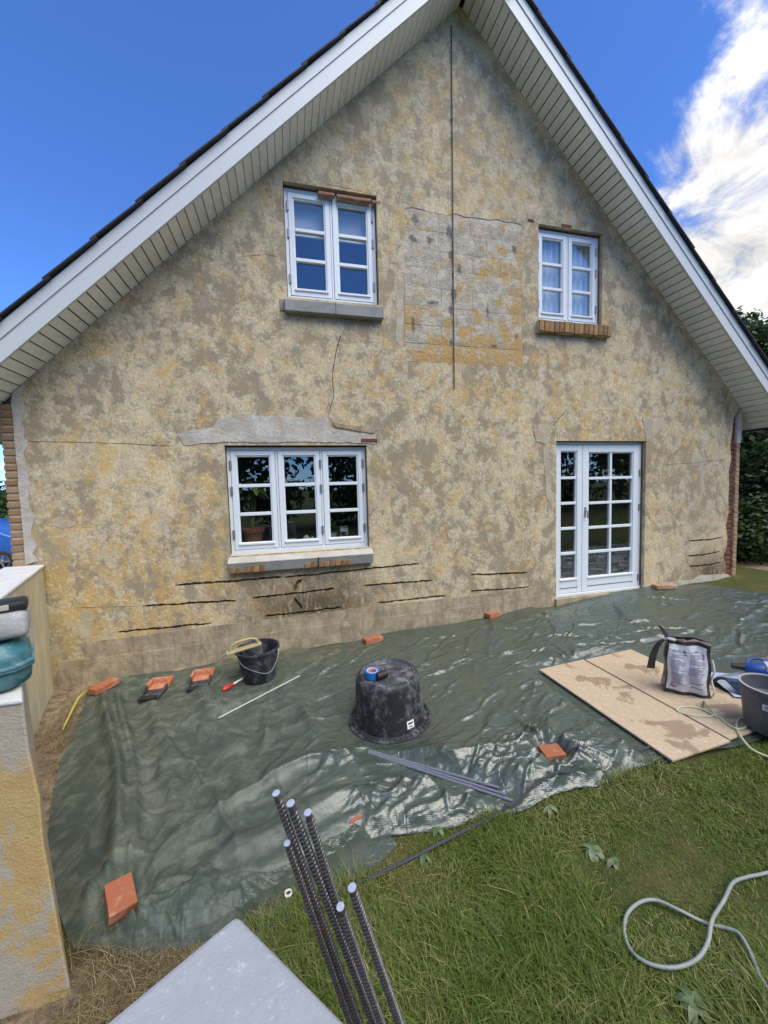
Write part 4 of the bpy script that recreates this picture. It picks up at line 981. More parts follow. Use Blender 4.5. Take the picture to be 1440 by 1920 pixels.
def tarp_material():
    t = NT('green_woven_tarpaulin'); x = t.axis(0)
    n = t.noise(1.6, 7, .62, .5); f = t.noise(8, 8, .7, .6); g = t.noise(55, 5, .7)
    left = t.step(x, -.35, -1.75)
    c = t.mix(n, (.050, .069, .053), (.083, .106, .083))
    c = t.mix(t.math('MULTIPLY', t.step(t.noise(3.5, 4, .6, .4, t.map(loc=(3, 3, 0))), .56, .70), .5), c, (.055, .085, .100))
    dust = t.math('MULTIPLY', t.step(f, .40, .70), t.math('ADD', t.math('MULTIPLY', left, .58), .08))
    c = t.mix(dust, c, (.215, .225, .185))
    sand = t.math('MULTIPLY', t.math('MAXIMUM', t.spot((-.6, 1.05, 0), (.6, .4, 1)), t.math('MAXIMUM', t.spot((2.15, 1.05, 0), (.5, .4, 1)), t.spot((-1.4, 1.25, 0), (1.0, .3, 1)))), t.step(f, .42, .62))
    c = t.mix(t.math('MULTIPLY', sand, .6), c, (.22, .165, .10))
    spk = t.step(t.noise(90, 3, .6), .70, .76); c = t.mix(t.math('MULTIPLY', spk, .5), c, (.40, .41, .37))
    # woven tapes
    w1 = t.n('ShaderNodeTexWave', wave_type='BANDS', bands_direction='X'); t.set(w1.inputs['Vector'], t.map(rot=(0, 0, .12))); w1.inputs['Scale'].default_value = 62; w1.inputs['Distortion'].default_value = .6
    w2 = t.n('ShaderNodeTexWave', wave_type='BANDS', bands_direction='Y'); t.set(w2.inputs['Vector'], t.map(rot=(0, 0, .12))); w2.inputs['Scale'].default_value = 62; w2.inputs['Distortion'].default_value = .6
    # packing creases
    vx = t.n('ShaderNodeTexVoronoi', feature='DISTANCE_TO_EDGE'); t.set(vx.inputs['Vector'], t.map(scale=(1.7, 2.3, 0), rot=(0, 0, .12))); vx.inputs['Scale'].default_value = 1; vx.inputs['Randomness'].default_value = .15
    crease = t.step(vx.outputs['Distance'], .0, .012, 0, 1)
    b = t.bump(t.math('ADD', w1.outputs['Fac'], w2.outputs['Fac']), .16, .002)
    b = t.bump(crease, .35, .006, b)
    wv = t.n('ShaderNodeVectorMath', operation='ADD'); t.set(wv.inputs[0], t.map(scale=(.75, 2.1, 1), rot=(0, 0, -.42))); nz = t.n('ShaderNodeTexNoise'); t.set(nz.inputs['Vector'], t.P); nz.inputs['Scale'].default_value = 3; sc_ = t.n('ShaderNodeVectorMath', operation='SCALE'); t.set(sc_.inputs[0], nz.outputs['Color']); sc_.inputs['Scale'].default_value = .35; t.set(wv.inputs[1], sc_.outputs[0])
    patch = t.math('MULTIPLY', t.step(t.noise(1.5, 5, .6, .5, t.map(loc=(6, 2, 0))), .40, .66, .12, 1.), t.step(left, 1.0, .15, .12, 1.0))
    # crumpled film: facets with sharp creases between them
    h1 = t.math('MULTIPLY', t.voro(6.5, 'F1', wv.outputs[0]), patch); h2 = t.math('MULTIPLY', t.voro(15, 'F1', wv.outputs[0]), patch); h3 = t.math('MULTIPLY', t.voro(34, 'F1', wv.outputs[0]), patch)
    b = t.bump(h1, .34, .040, b); b = t.bump(h2, .34, .020, b); b = t.bump(h3, .30, .008, b)
    b = t.bump(t.noise(22, 5, .65, .8, t.map(scale=(1, 1.6, 1))), .25, .008, b)
    r = t.math('ADD', t.math('MULTIPLY', f, .24), .11); r = t.math('ADD', r, t.math('MULTIPLY', left, .34))
    t.bsdf(c, r, b, 0, t.step(left, 0., 1., .95, .30)); return t.m
M_tarp = tarp_material()
tv, tf = make_tarp()
tarp = thing('tarpaulin', 'large wrinkled dark green tarpaulin spread along the foot of the gable', 'tarpaulin', (-2.5, -1.4, -.22))
tp = np_mesh('sheet', tv-np.array([-2.5, -1.4, -.22]), tf, M_tarp, True); link('sheet', tp, tarp)
# folded-under flap with an eyelet showing at the front
fl = [(-3.879,-2.874,-0.292),(-3.674,-2.845,-0.283),(-3.552,-2.813,-0.278),(-3.398,-2.795,-0.272),(-3.218,-2.763,-0.264),(-3.082,-2.698,-0.258),(-3.191,-2.633,-0.263),(-3.437,-2.693,-0.273),(-3.724,-2.747,-0.286),(-3.927,-2.829,-0.294)]
def sheet_strip(name, A, B, n, k, hf):
    """a second layer of the sheet between two edge lines, hf(s, t, x, y) gives its height above the ground"""
    A, B = resample(A, n), resample(B, n); t_ = np.linspace(0, 1, k)[:, None, None]; P = (1-t_)*A[None]+t_*B[None]
    X, Y = P[..., 0], P[..., 1]; s_ = np.repeat(np.linspace(0, 1, n)[None], k, 0); Z = gz(X)+hf(s_, np.repeat(t_[..., 0], n, 1), X, Y)
    V = np.c_[X.ravel()+2.5, Y.ravel()+1.4, Z.ravel()+.22]; a = (np.arange(k-1)[:, None]*n+np.arange(n-1)[None]).ravel(); F = np.c_[a, a+n, a+n+1, a+1]
    V2 = V-np.array([0, 0, .004]); F2 = F[:, ::-1]+len(V)      # a little thickness
    return link(name, np_mesh(name, np.r_[V, V2], np.r_[F, F2], M_tarp, True), tarp)
sheet_strip('hem_flap', [(-3.906,-2.836,-0.293),(-3.744,-2.774,-0.286),(-3.609,-2.737,-0.281),(-3.463,-2.700,-0.275),(-3.330,-2.660,-0.269),(-3.185,-2.604,-0.263),(-3.074,-2.616,-0.258)], [(-3.884,-2.898,-0.292),(-3.673,-2.849,-0.283),(-3.549,-2.816,-0.278),(-3.398,-2.797,-0.272),(-3.219,-2.766,-0.264),(-3.106,-2.713,-0.259),(-3.048,-2.674,-0.257)], 160, 40,
    lambda s_, t_, x, y: .010+.010*ridge(x*6, y*9, 71, 1.3)*(1-.6*t_)+.012*np.sin(t_*3.1)*fbm(x*3, y*3, 2, 72))
def roll_height(s_, t_, x, y):
    body = .030+.050*np.sin(np.pi*np.clip(t_*1.15, 0, 1))**.6*(.5+.9*fbm(s_*5, s_*0+3, 3, 73))
    creas = .020*ridge(s_*9+t_*1.5, t_*2.2+s_*3, 74, 1.1)+.012*ridge(s_*22-t_*3, t_*4+1, 75, 1.0)+.006*ridge(s_*50, t_*9, 76, 1.0)
    return (body+creas)*sstep(0, .04, s_)*sstep(1, .9, s_)*sstep(1.0, .86, t_)+.006 + .02*(1-t_)*sstep(0, .05, s_)*sstep(1, .95, s_)
sheet_strip('folded_hem', [(-4.233,-2.678,-0.307),(-4.170,-2.611,-0.305),(-4.072,-2.561,-0.300),(-3.953,-2.553,-0.295),(-3.829,-2.624,-0.290),(-3.680,-2.705,-0.284),(-3.546,-2.684,-0.278),(-3.400,-2.629,-0.272),(-3.253,-2.582,-0.266),(-3.149,-2.572,-0.261)], [(-4.227,-2.778,-0.307),(-4.105,-2.828,-0.302),(-3.999,-2.862,-0.297),(-3.880,-2.866,-0.292),(-3.783,-2.819,-0.288),(-3.655,-2.762,-0.283),(-3.513,-2.724,-0.277),(-3.360,-2.683,-0.270),(-3.218,-2.630,-0.264),(-3.140,-2.607,-0.261)], 420, 90, roll_height)
ey = (-3.583,-2.760,-0.280)
tor = MB()
for i in range(20):
    t0 = 2*math.pi*i/20; pass
ring = [(.014*math.cos(2*math.pi*i/20), .014*math.sin(2*math.pi*i/20), 0) for i in range(21)]
tor.tube(ring, .005, 8, False); ob = tor.build('eyelet', M_white, tarp, smooth=True); ob.location = (ey[0]+2.5, ey[1]+1.4, ey[2]+.22+.030)

def on_tarp(x, y): return float(tarp_z(np.array([x]), np.array([y]))[0])

# ------------------------------------------------------------------ bricks holding the tarp down
def loose_brick(label, x, y, ang, size=(.222, .106, .055), tilt=(0, 0), lift=0, z=None, mat=None):
    l, w_, h = size; m = MB(); m.box(-l/2, l/2, -w_/2, w_/2, 0, h)
    me = m.mesh('brick', mat or M_brickn, bevel=.004, seg=2)
    o = link('brick', me, None, (x, y, (on_tarp(x, y)-.006 if z is None else z)+lift), (tilt[0], tilt[1], ang))
    return tag(o, label, 'brick', 'bricks weighing down the tarpaulin')
loose_brick('orange brick on the far left corner of the tarp beside the soil strip', -5.32, -.245, math.radians(58), (.235, .108, .056), lift=.012)
loose_brick('orange brick at the wall foot below the right end of the long sill', -2.62, -.19, math.radians(14))
loose_brick('orange brick on the tarp near the wall left of the garden door', -.985, -.03, math.radians(18), (.21, .106, .055))
loose_brick('half orange brick in a silvery crease near the grass edge', -1.95, -2.425, math.radians(-8), (.135, .11, .055), lift=.006)
loose_brick('brick almost wrapped in the front hem with only an orange sliver showing', -3.16, -2.455, math.radians(20), (.26, .09, .055), tilt=(.10, 0), lift=-.026)
loose_brick('terracotta coloured brick tilted in the tarp folds at the front left corner', -4.315, -2.585, math.radians(-62), (.150, .105, .05), tilt=(-.10, .20), lift=.030)
loose_brick('pale dusty brick lying flat at the far right corner by the hedge', 1.72, -.12, math.radians(-12), (.30, .12, .05), mat=M_brickw)

# ------------------------------------------------------------------ tub, bucket and tools
def rubber_material(name, base=(.020, .021, .025), amt=.55):
    t = NT(name); s = t.noise(7, 7, .68, .5, t.map(scale=(1, 1, .35))); f = t.noise(20, 7, .74, .6); g = t.noise(110, 3, .6); z = t.axis(2)
    d = t.math('MULTIPLY', t.step(t.math('ADD', t.math('MULTIPLY', s, .5), t.math('MULTIPLY', f, .5)), .46, .66), amt)
    c = t.mix(d, base, (.30, .30, .33)); c = t.mix(t.math('MULTIPLY', t.step(f, .62, .70), .35), c, (.48, .47, .47))
    t.bsdf(c, t.step(f, .3, .7, .42, .75), t.bump(g, .3, .003), 0, .4); return t.m
M_rubber = rubber_material('dusty_black_rubber'); M_rubtop = rubber_material('dusty_black_base', (.055, .056, .062), .95)
M_bucket = rubber_material('black_bucket_plastic', (.020, .022, .030), .42)
M_sticker = plain('white_sticker', (.78, .78, .76), .5)
M_ink = plain('dark_print', (.05, .05, .06), .6)
tx, ty = -2.81, -1.655
tub = thing('mortar_tub', 'big upturned black mortar tub with dusty base in the middle of the tarp', 'tub', (tx, ty, on_tarp(tx, ty)-.004), (0, -.040, .3))
hT = .375
MB().lathe([(.315, .004), (.318, .020), (.300, .026), (.296, .018), (.272, .03), (.264, .10), (.254, .22), (.245, .33), (.239, .352), (.224, .371), (.206, .376)], 56).build('tub_side', M_rubber, tub, smooth=True, autos=50)
MB().lathe([(.208, .3755), (.198, .3765), (.193, .368), (.10, .3675), (0, .368)], 56).build('tub_base', M_rubtop, tub, smooth=True)
rib = MB().box(-.003, .003, 0, .034, .004, .028).mesh('rim_rib', M_rubber)
for k in range(44):
    a = 2*math.pi*k/44; link('rim_rib', rib, tub, (.268*math.cos(a), .268*math.sin(a), 0), (0, 0, a-math.pi/2))
m = MB()
m.tube([(-.13, .10, .372), (.05, .03, .372), (.13, -.02, .372)], .005, 6); m.tube([(-.10, -.10, .372), (.0, -.05, .372), (.12, -.09, .372)], .005, 6); m.box(-.01, .07, -.10, -.05, .366, .372)
m.build('base_moulding', M_rubtop, tub)
# sticker on the side: white with two short lines of print
ang = math.radians(-70)-.3
def curved(r0, z0, r1, z1, a0, a1, n=6, off=.001):
    vs = []; 
    for j, (r, z) in enumerate(((r0, z0), (r1, z1))):
        for i in range(n+1):
            a = a0+(a1-a0)*i/n; vs.append(((r+off)*math.cos(a), (r+off)*math.sin(a), z))
    return vs, [(i, i+1, n+2+i, n+1+i) for i in range(n)]
rt = lambda z: .2645+(.10-z)*(.008/.07) if z < .10 else .264-(z-.10)*.083
for nm, z0, z1, w0, off, mt in (('sticker', .060, .115, .115, .0015, M_sticker), ('print_line', .090, .102, .075, .0025, M_ink), ('print_line', .070, .077, .055, .0025, M_ink)):
    vs, fs = curved(rt(z0), z0, rt(z1), z1, ang-w0, ang+w0, 6, off); MB().add(vs, fs).build(nm, mt, tub)
ztop = on_tarp(tx, ty)-.004+.369
M_tape = plain('blue_masking_tape', (.015, .16, .52), .5); M_core2 = plain('tape_core_card', (.66, .60, .58), .7); M_red = plain('red_plastic', (.50, .035, .03), .4)
q = (-2.944,-1.691,0.165)
tp_ = thing('tape_roll', 'roll of blue tape standing on the upturned tub', 'tape', (q[0]-.005, q[1], ztop), (.06, 0, .4))
MB().lathe([(.040, 0), (.054, 0), (.055, .050), (.041, .050), (.040, 0)], 28).build('tape', M_tape, tp_, smooth=True, autos=30)
MB().lathe([(.0355, .001), (.0405, .001), (.0405, .052), (.0355, .052), (.0355, .001)], 28).build('cardboard_core', M_core2, tp_, smooth=True, autos=30)
MB().lathe([(.0352, .012), (.0356, .012), (.0356, .040), (.0352, .040)], 20).build('core_print', M_red, tp_)
q = (-2.910,-1.705,0.150)
pp = thing('pipe_piece', 'short black pipe piece lying against the blue tape', 'pipe', (q[0]+.02, q[1]-.035, ztop+.028), (0, 0, .35))
MB().lathe([(.019, -.04), (.027, -.04), (.027, .045), (.019, .045), (.019, -.04)], 20, M=Matrix.Rotation(math.pi/2, 4, 'Y')).build('pipe', M_black, pp, smooth=True, autos=40)

bx, by = -3.845, -.595
bu = thing('bucket', 'black mortar bucket by the wall with a yellow handled tool across its rim', 'bucket', (bx, by, on_tarp(bx, by)-.004), (0, -.03, .5)); bu.scale = (1.3, 1.3, 1.12)
MB().lathe([(0, .0), (.108, 0), (.114, .008), (.132, .13), (.150, .265), (.160, .268), (.160, .282), (.146, .282), (.130, .13), (.108, .012), (0, .012)], 44).build('bucket_body', M_bucket, bu, smooth=True, autos=45)
MB().lathe([(0, .05), (.115, .05)], 30).build('mortar_residue', plain('dried_mortar', (.22, .21, .19), .9), bu)
MB().tube(catmull([(-.155, 0, .262), (-.13, -.06, .18), (0, -.155, .11), (.13, -.06, .18), (.155, 0, .262)], 6), .0035, 6).build('bail', M_hinge, bu)
M_yw = plain('worn_yellow_wood', (.40, .335, .15), .6, .25, 20, .2, 90, dust=(.55, .52, .42), dustamt=.5)
q = (-3.965,-0.510,0.020)
hs_ = thing('mortar_float', 'yellow D handled float lying across the rim of the black bucket', 'float', (bx-.12, by-.02, bu.location.z+.322), (.10, -.12, math.radians(12)))
MB().box(-.17, .15, -.035, .035, 0, .016).build('blade', M_yw, hs_, bevel=.004)
MB().tube(catmull([(-.13, 0, .012), (-.12, 0, .055), (-.06, 0, .085), (.05, 0, .085), (.11, 0, .06), (.125, 0, .012)], 5), [.013]*26, 10).build('handle', M_yw, hs_, smooth=True)
MB().tube([(-.17, 0, .008), (-.225, .0, -.012)], [.014, .006], 8).build('nose', plain('steel_nose', (.45, .45, .45), .4, metal=.6), hs_)

# knee pads: black shell with an orange foam end
M_or = plain('orange_foam', (.50, .17, .075), .75, .2, 16, .3, 80, dust=(.52, .40, .33), dustamt=.8, dscale=14)
M_pad = plain('black_foam', (.040, .042, .050), .6, .2, 16, .3, 80, dust=(.22, .22, .24), dustamt=.5)
def knee_pad(label, x, y, ang, s=1.0):
    t = thing('knee_pad', label, 'knee pad', (x, y, on_tarp(x, y)), (0, 0, ang), group='knee pads'); t.scale = (s, s, s)
    def shell(y0, y1, w0, w1, mat, nm):
        m = MB(); rimw = .022; h = .062
        P = [(-w0, y0), (w0, y0), (w1, y1), (-w1, y1)]; I = [(-w0+rimw, y0+.0), (w0-rimw, y0+.0), (w1-rimw, y1-.0), (-w1+rimw, y1-.0)]
        return P, I, h
    # open shell drawn as floor and side walls
    m = MB(); m.box(-.085, .085, -.20, .02, .0, .020); m.add([(-.085,-.20,.02),(-.068,-.20,.02),(-.078,.02,.02),(-.098,.02,.02),(-.088,-.20,.050),(-.072,-.20,.050),(-.080,.02,.066),(-.100,.02,.066)], [(0,3,2,1),(4,5,6,7),(0,1,5,4),(1,2,6,5),(2,3,7,6),(3,0,4,7)])
    m.add([(.085,-.20,.02),(.068,-.20,.02),(.078,.02,.02),(.098,.02,.02),(.088,-.20,.050),(.072,-.20,.050),(.080,.02,.066),(.100,.02,.066)], [(0,1,2,3),(4,7,6,5),(0,4,5,1),(1,5,6,2),(2,6,7,3),(3,7,4,0)])
    m.build('shell', M_pad, t, bevel=.006, smooth=True)
    m = MB(); m.box(-.095, .095, .022, .155, .0, .022); m.box(-.102, -.078, .022, .165, .018, .068); m.box(.078, .102, .022, .165, .018, .068); m.box(-.10, .10, .145, .170, .004, .070)
    m.build('orange_end', M_or, t, bevel=.008, smooth=True)
    m = MB(); m.tube([(-.055, -.215, .030), (-.055, -.235, .020), (.055, -.235, .020), (.055, -.215, .030)], .010, 8); m.box(-.062, .062, -.212, -.150, .016, .048); m.build('strap_block', M_black, t, bevel=.006, smooth=True)
    for k in range(4): MB().tube([(-.066, -.12+k*.035, .021), (.066, -.12+k*.035, .021)], .006, 6).build('ridge', M_pad, t)
    return t
knee_pad('black and orange knee pad, the left one of the pair, plain orange inside', -4.785, -.50, math.radians(-4), .98)
knee_pad('black and orange knee pad, the right one of the pair, greyed by dust', -4.40, -.49, math.radians(0), 1.0)
a = Vector((-4.130,-0.782,-0.303)); b = Vector((-4.002,-0.634,-0.297)); d = (b-a).normalized()
sd = thing('scraper', 'small red handled scraper with a white shaft on the tarp', 'scraper', (a.x, a.y, on_tarp(a.x, a.y)+.022), (0, 0, math.atan2(d.y, d.x)))
MB().tube([(-.035, 0, 0), (-.02, 0, 0), (.03, 0, 0), (.075, 0, 0), (.085, 0, 0)], [.010, .022, .024, .014, .008], 12).build('handle', M_red, sd, smooth=True)
MB().box(.083, .235, -.010, .010, -.004, .004).build('shaft', M_white, sd)
def rod(name, label, cat, p, q, r, mat, group=None, n=26, lift=.0):
    a, b = Vector(p), Vector(q); mid = (a+b)/2; P = []
    for i in range(n+1):
        t = i/n; x, y = a.x+(b.x-a.x)*t, a.y+(b.y-a.y)*t; P.append([x, y, on_tarp(x, y)])
    # a stiff rod rests on the high spots: straight line above the folds
    z0 = max(0, max(P[i][2] - (P[0][2]+(P[-1][2]-P[0][2])*i/n) for i in range(n+1)))*.92
    za, ze = P[0][2], P[-1][2]
    for i in range(n+1): P[i][2] = za+(ze-za)*i/n + z0 + r + lift
    t = thing(name, label, cat, (mid.x, mid.y, P[n//2][2]-r), group=group)
    MB().tube([Vector(k)-t.location for k in P[::2]], r, 8).build('bar', mat, t, smooth=True); return t
M_wire = plain('pale_steel_wire', (.62, .64, .62), .4, metal=.3)
rod('thin_rod', 'thin pale metal rod lying slantwise on the tarp left of the tub', 'rod', (-4.125,-1.207,-0.303), (-3.469,-0.728,-0.275), .0065, M_wire)
M_hel = plain('galvanised_bar', (.30, .31, .36), .35, .15, 30, .2, 120, metal=.55)
for i, (o1, lb) in enumerate(((0, 'rear bar of three grey masonry bars lying together on the tarp'), (1, 'middle bar of three grey masonry bars lying together on the tarp'), (2, 'front bar of three grey masonry bars lying together on the tarp'))):
    p = Vector((-3.045,-1.988,-0.257)); q_ = Vector((-2.402,-2.554,-0.229)); nrm = Vector((q_.y-p.y, p.x-q_.x, 0)).normalized()*(-.026*o1)
    if nrm.y > 0: nrm = -nrm
    rod('masonry_bar', lb, 'bar', p+nrm*(.35), q_+nrm*(1.0)+Vector((.03*o1, -.03*o1, 0)), .0080, M_hel, 'masonry bars')

# ------------------------------------------------------------------ plywood, mortar bag, buckets and mixer at the right
def ply_material():
    t = NT('stained_plywood'); n = t.noise(3.5, 7, .62, .7); g = t.noise(9, 5, .6, .4, t.map(scale=(5, .5, 1))); f = t.noise(40, 6, .7)
    c = t.mix(g, (.43, .32, .205), (.59, .47, .325)); c = t.mix(t.math('MULTIPLY', t.step(f, .48, .66), .45), c, (.68, .57, .455))
    wet = t.step(t.math('ADD', t.noise(2.1, 8, .62, 1.2, t.map(loc=(2.2, 1.1, 0))), t.math('MULTIPLY', t.spot((.05, -.50, 0), (.32, .24, 1)), .16)), .555, .59)
    c = t.mix(t.math('MULTIPLY', wet, .55), c, (.17, .10, .055))
    t.bsdf(c, .75, t.bump(f, .2, .003), 0, .3); return t.m
M_ply = ply_material(); M_plye = plain('plywood_edge', (.20, .13, .08), .8)
def board(label, cx_, cy_, lx, ly, ang, z):
    t = thing('plywood_board', label, 'board', (cx_, cy_, z), (0, -.0425, ang), group='plywood boards')
    MB().box(-lx/2, lx/2, -ly/2, ly/2, .001, .015).build('sheet', M_ply, t, bevel=.0015, seg=1)
    return t
BZ = float(gz(-.8))+.026
b1 = board('stained plywood board nearest the tub, left of the pair', -1.092, -2.085, .485, 1.225, math.radians(1.5), float(gz(-1.09))+.030)
b2 = board('stained plywood board under the mortar bag, right of the pair', -.563, -2.070, .541, 1.20, math.radians(1.3), float(gz(-.57))+.030)
zb2 = lambda x: float(gz(x))+.046
# mortar bag: dark foil sack with a printed pale panel, the corner tied with a strap
p0 = Vector((-0.689,-2.133,-0.117)); p1 = Vector((-0.482,-2.316,-0.108)); ex = (p1-p0); ex.z = 0; wbag = ex.length; ba = math.atan2(ex.y, ex.x)
c0 = (p0+p1)/2
bag = thing('mortar_bag', 'opened dark mortar bag with a crumpled pale printed panel on the plywood', 'bag', (c0.x, c0.y, zb2(c0.x)), (0, 0, ba))
M_foil = plain('dark_bag_foil', (.030, .030, .036), .32, .3, 12, .6, 26, dust=(.24, .22, .21), dustamt=.4)
M_panel = None
tN = NT('printed_bag_panel'); n1 = tN.noise(9, 6, .65, .5); c_ = tN.mix(n1, (.55, .56, .62), (.74, .74, .79)); M_panel = tN.bsdf(c_, .45, tN.bump(tN.noise(10, 5, .6, .6), .8, .02), 0, .5)
M_txt = plain('bag_print', (.16, .16, .24), .6); M_txtr = plain('red_bag_print', (.42, .12, .20), .6)
hb = .425; hw = wbag/2; dp = .125
def bagpt(u, v, side):
    """u across -1..1, v up 0..1; side 0 front, 1 back"""
    bulge = .040*(1-u**4)*math.sin(math.pi*min(1, v*1.05+.05))
    x = u*hw*(1.03-.06*v) + .005*math.sin(11*v+2*u); z = v*hb*(1 + .03*math.sin(3*u)) - .015*u*v
    yy = -bulge + .010*math.sin(7*u+5*v) if side == 0 else dp*(1-.55*v) + .03*(1-u*u)
    return (x, yy, z)
m = MB(); nu, nv = 14, 18; vs = []
loop = [(-1+2*i/nu, 0) for i in range(nu+1)] + [(1-2*i/nu, 1) for i in range(nu+1)]
for j in range(nv+1):
    for (u_, s_) in loop: vs.append(bagpt(u_, j/nv, s_))
k = len(loop); fs = [(j*k+i, j*k+(i+1) % k, (j+1)*k+(i+1) % k, (j+1)*k+i) for j in range(nv) for i in range(k)] + [tuple(range(k))[::-1]]
m.add(vs, fs); m.build('sack', M_foil, bag, smooth=True, autos=60)
def panel(u0, u1, v0, v1, off, mat, nm, nu=10, nv=12, par=None):
    vs = [tuple(Vector(bagpt(u0+(u1-u0)*i/nu, v0+(v1-v0)*j/nv, 0))+Vector((0, -off, 0))) for j in range(nv+1) for i in range(nu+1)]
    return MB().add(vs, [(j*(nu+1)+i, j*(nu+1)+i+1, (j+1)*(nu+1)+i+1, (j+1)*(nu+1)+i) for j in range(nv) for i in range(nu)]).build(nm, mat, par or bag, smooth=True)
pn = panel(-.92, .84, .07, .92, .003, M_panel, 'printed_panel')
# columns of small print, as unreadable as in the photo
r_ = random.Random(3)
tx_ = MB()
def addstrip(u0, u1, v, h):
    nu = 4
    vs = [tuple(Vector(bagpt(u0+(u1-u0)*i/nu, v+h*j, 0))+Vector((0, -.0045, 0))) for j in range(2) for i in range(nu+1)]
    tx_.add(vs, [(i, i+1, nu+2+i, nu+1+i) for i in range(nu)])
for col in ((-.78, -.10), (.02, .72)):
    v = .82
    while v > .16:
        if r_.random() > .16: addstrip(col[0], col[1]-r_.random()**2*.35, v, .0075)
        v -= .0185
addstrip(-.30, -.12, .79, .03); addstrip(-.26, -.10, .74, .02); addstrip(.30, .46, .80, .03)
tx_.build('small_print', M_txt, pn)
rd = MB(); keep = tx_; tx_ = rd; addstrip(.58, .72, .75, .045); addstrip(.60, .70, .69, .03); addstrip(-.78, -.55, .13, .035); addstrip(-.76, -.66, .19, .02); tx_ = keep
rd.build('red_print', M_txtr, pn)
# torn rim, tied corner and hanging strap
m = MB(); m.tube([bagpt(-1+2*i/12, 1, 0) for i in range(13)], [.006+.004*(i % 3) for i in range(13)], 6); m.build('torn_rim', plain('torn_paper_rim', (.22, .17, .15), .8), bag)
m = MB(); base = Vector(bagpt(-1, .97, 0))
m.tube([base+Vector((.03, .02, -.02)), base+Vector((-.005, .01, .02)), base+Vector((-.02, .01, .06)), base+Vector((-.045, .02, .095))], [.030, .016, .022, .012], 8); m.build('tied_corner', M_foil, bag, smooth=True)
m = MB(); m.tube([base+Vector((.045, -.012, .0)), base+Vector((.0, -.02, .012)), base+Vector((-.02, .0, -.005))], .010, 8); m.build('tie', plain('grey_tie', (.45, .46, .48), .5), bag, smooth=True)
m = MB(); P = catmull([base+Vector((-.01, .0, .0)), base+Vector((-.055, .02, -.06)), base+Vector((-.085, .03, -.16)), base+Vector((-.10, .03, -.27))], 5)
for i in range(len(P)-1):
    a_, b_ = P[i], P[i+1]; w_ = .016+.012*(i/len(P)); m.add([a_+Vector((-w_, 0, 0)), a_+Vector((w_, .006, 0)), b_+Vector((w_, .006, 0)), b_+Vector((-w_, 0, 0)), a_+Vector((-w_, .004, 0)), a_+Vector((w_, .010, 0)), b_+Vector((w_, .010, 0)), b_+Vector((-w_, .004, 0))], [(0,3,2,1),(4,5,6,7),(0,1,5,4),(1,2,6,5),(2,3,7,6),(3,0,4,7)])
m.build('hanging_flap', M_foil, bag)
m = MB(); m.tube(catmull([(hw+.010, .01, .30), (hw+.022, .0, .22), (hw+.010, .01, .14), (hw+.025, -.005, .06), (hw+.012, .01, .01)], 5), .006, 6); m.build('white_seam', M_white, bag)

# grey bucket cut by the frame
g0 = Vector((-0.482,-2.695,-0.108))
gb = thing('bucket', 'dark grey plastic bucket with a small white label standing on the plywood', 'bucket', (g0.x, g0.y, zb2(g0.x)), (0, 0, 0))
M_gbk = plain('grey_bucket_plastic', (.085, .092, .105), .45, .15, 9, .2, 90, dust=(.30, .30, .31), dustamt=.3)
MB().lathe([(0, 0), (.128, 0), (.134, .008), (.146, .13), (.160, .270), (.168, .272), (.168, .290), (.155, .290), (.140, .13), (.126, .012), (0, .012)], 44).build('bucket_body', M_gbk, gb, smooth=True, autos=45)
M_rim = plain('pale_bucket_rim', (.36, .37, .37), .5); MB().lathe([(.155, .2905), (.169, .2905), (.170, .296), (.156, .297), (.155, .2905)], 44).build('rim', M_rim, gb, smooth=True)
MB().lathe([(0, .20), (.148, .20)], 30).build('water', plain('murky_water', (.14, .15, .165), .1), gb)
va = math.atan2(-4.44-g0.y, -3.51-g0.x)
for nm, z0, z1, a0, a1, off, mt in (('label', .175, .215, -.26, .08, .0015, M_sticker), ('print_line', .196, .205, -.20, .03, .0025, M_ink), ('print_line', .184, .190, -.20, -.02, .0025, M_ink)):
    rr = lambda z: .146+(z-.13)*.1; vs, fs = curved(rr(z0), z0, rr(z1), z1, va+a0-.02, va+a1-.02, 6, off); MB().add(vs, fs).build(nm, mt, gb)
# blue mixer lying on a pale plastic sheet behind it
M_blue = plain('blue_tool_plastic', (.020, .075, .30), .35); M_pale = plain('pale_blue_plastic_sheet', (.48, .54, .68), .3, .1, 9, .9, 14)
s0 = Vector((0.008,-2.332,-0.077))
sh = thing('plastic_sheet', 'crumpled pale bluish plastic bag under the blue mixer', 'plastic bag', (s0.x, s0.y, zb2(s0.x)-.02), (0, 0, -.5))
vs = []; nn_ = 26
for j in range(nn_+1):
    for i in range(nn_+1):
        a_ = -1+2*i/nn_; b_ = -1+2*j/nn_; rr = min(1, math.hypot(a_, b_))
        vs.append((a_*.27, b_*.20, .02+.085*(1-rr**2)+.03*float(ridge(np.array([a_*2.2+4]), np.array([b_*2.2]), 77)[0])*(1-rr)))
MB().add(vs, [(j*(nn_+1)+i, j*(nn_+1)+i+1, (j+1)*(nn_+1)+i+1, (j+1)*(nn_+1)+i) for j in range(nn_) for i in range(nn_)]).build('film', M_pale, sh, smooth=True)
mxr = thing('mixer', 'blue hand mixer with black grip and curled black cable behind the grey bucket', 'mixer', (s0.x+.03, s0.y-.01, zb2(s0.x)+.125), (.1, .1, -.75))
MB().tube([(-.12, 0, 0), (-.09, 0, 0), (.02, 0, 0), (.09, 0, .0), (.13, 0, 0)], [.030, .050, .056, .050, .032], 18).build('motor_body', M_blue, mxr, smooth=True)
MB().box(-.01, .10, -.052, .052, .018, .066).build('housing', M_pale, mxr, bevel=.012, smooth=True)
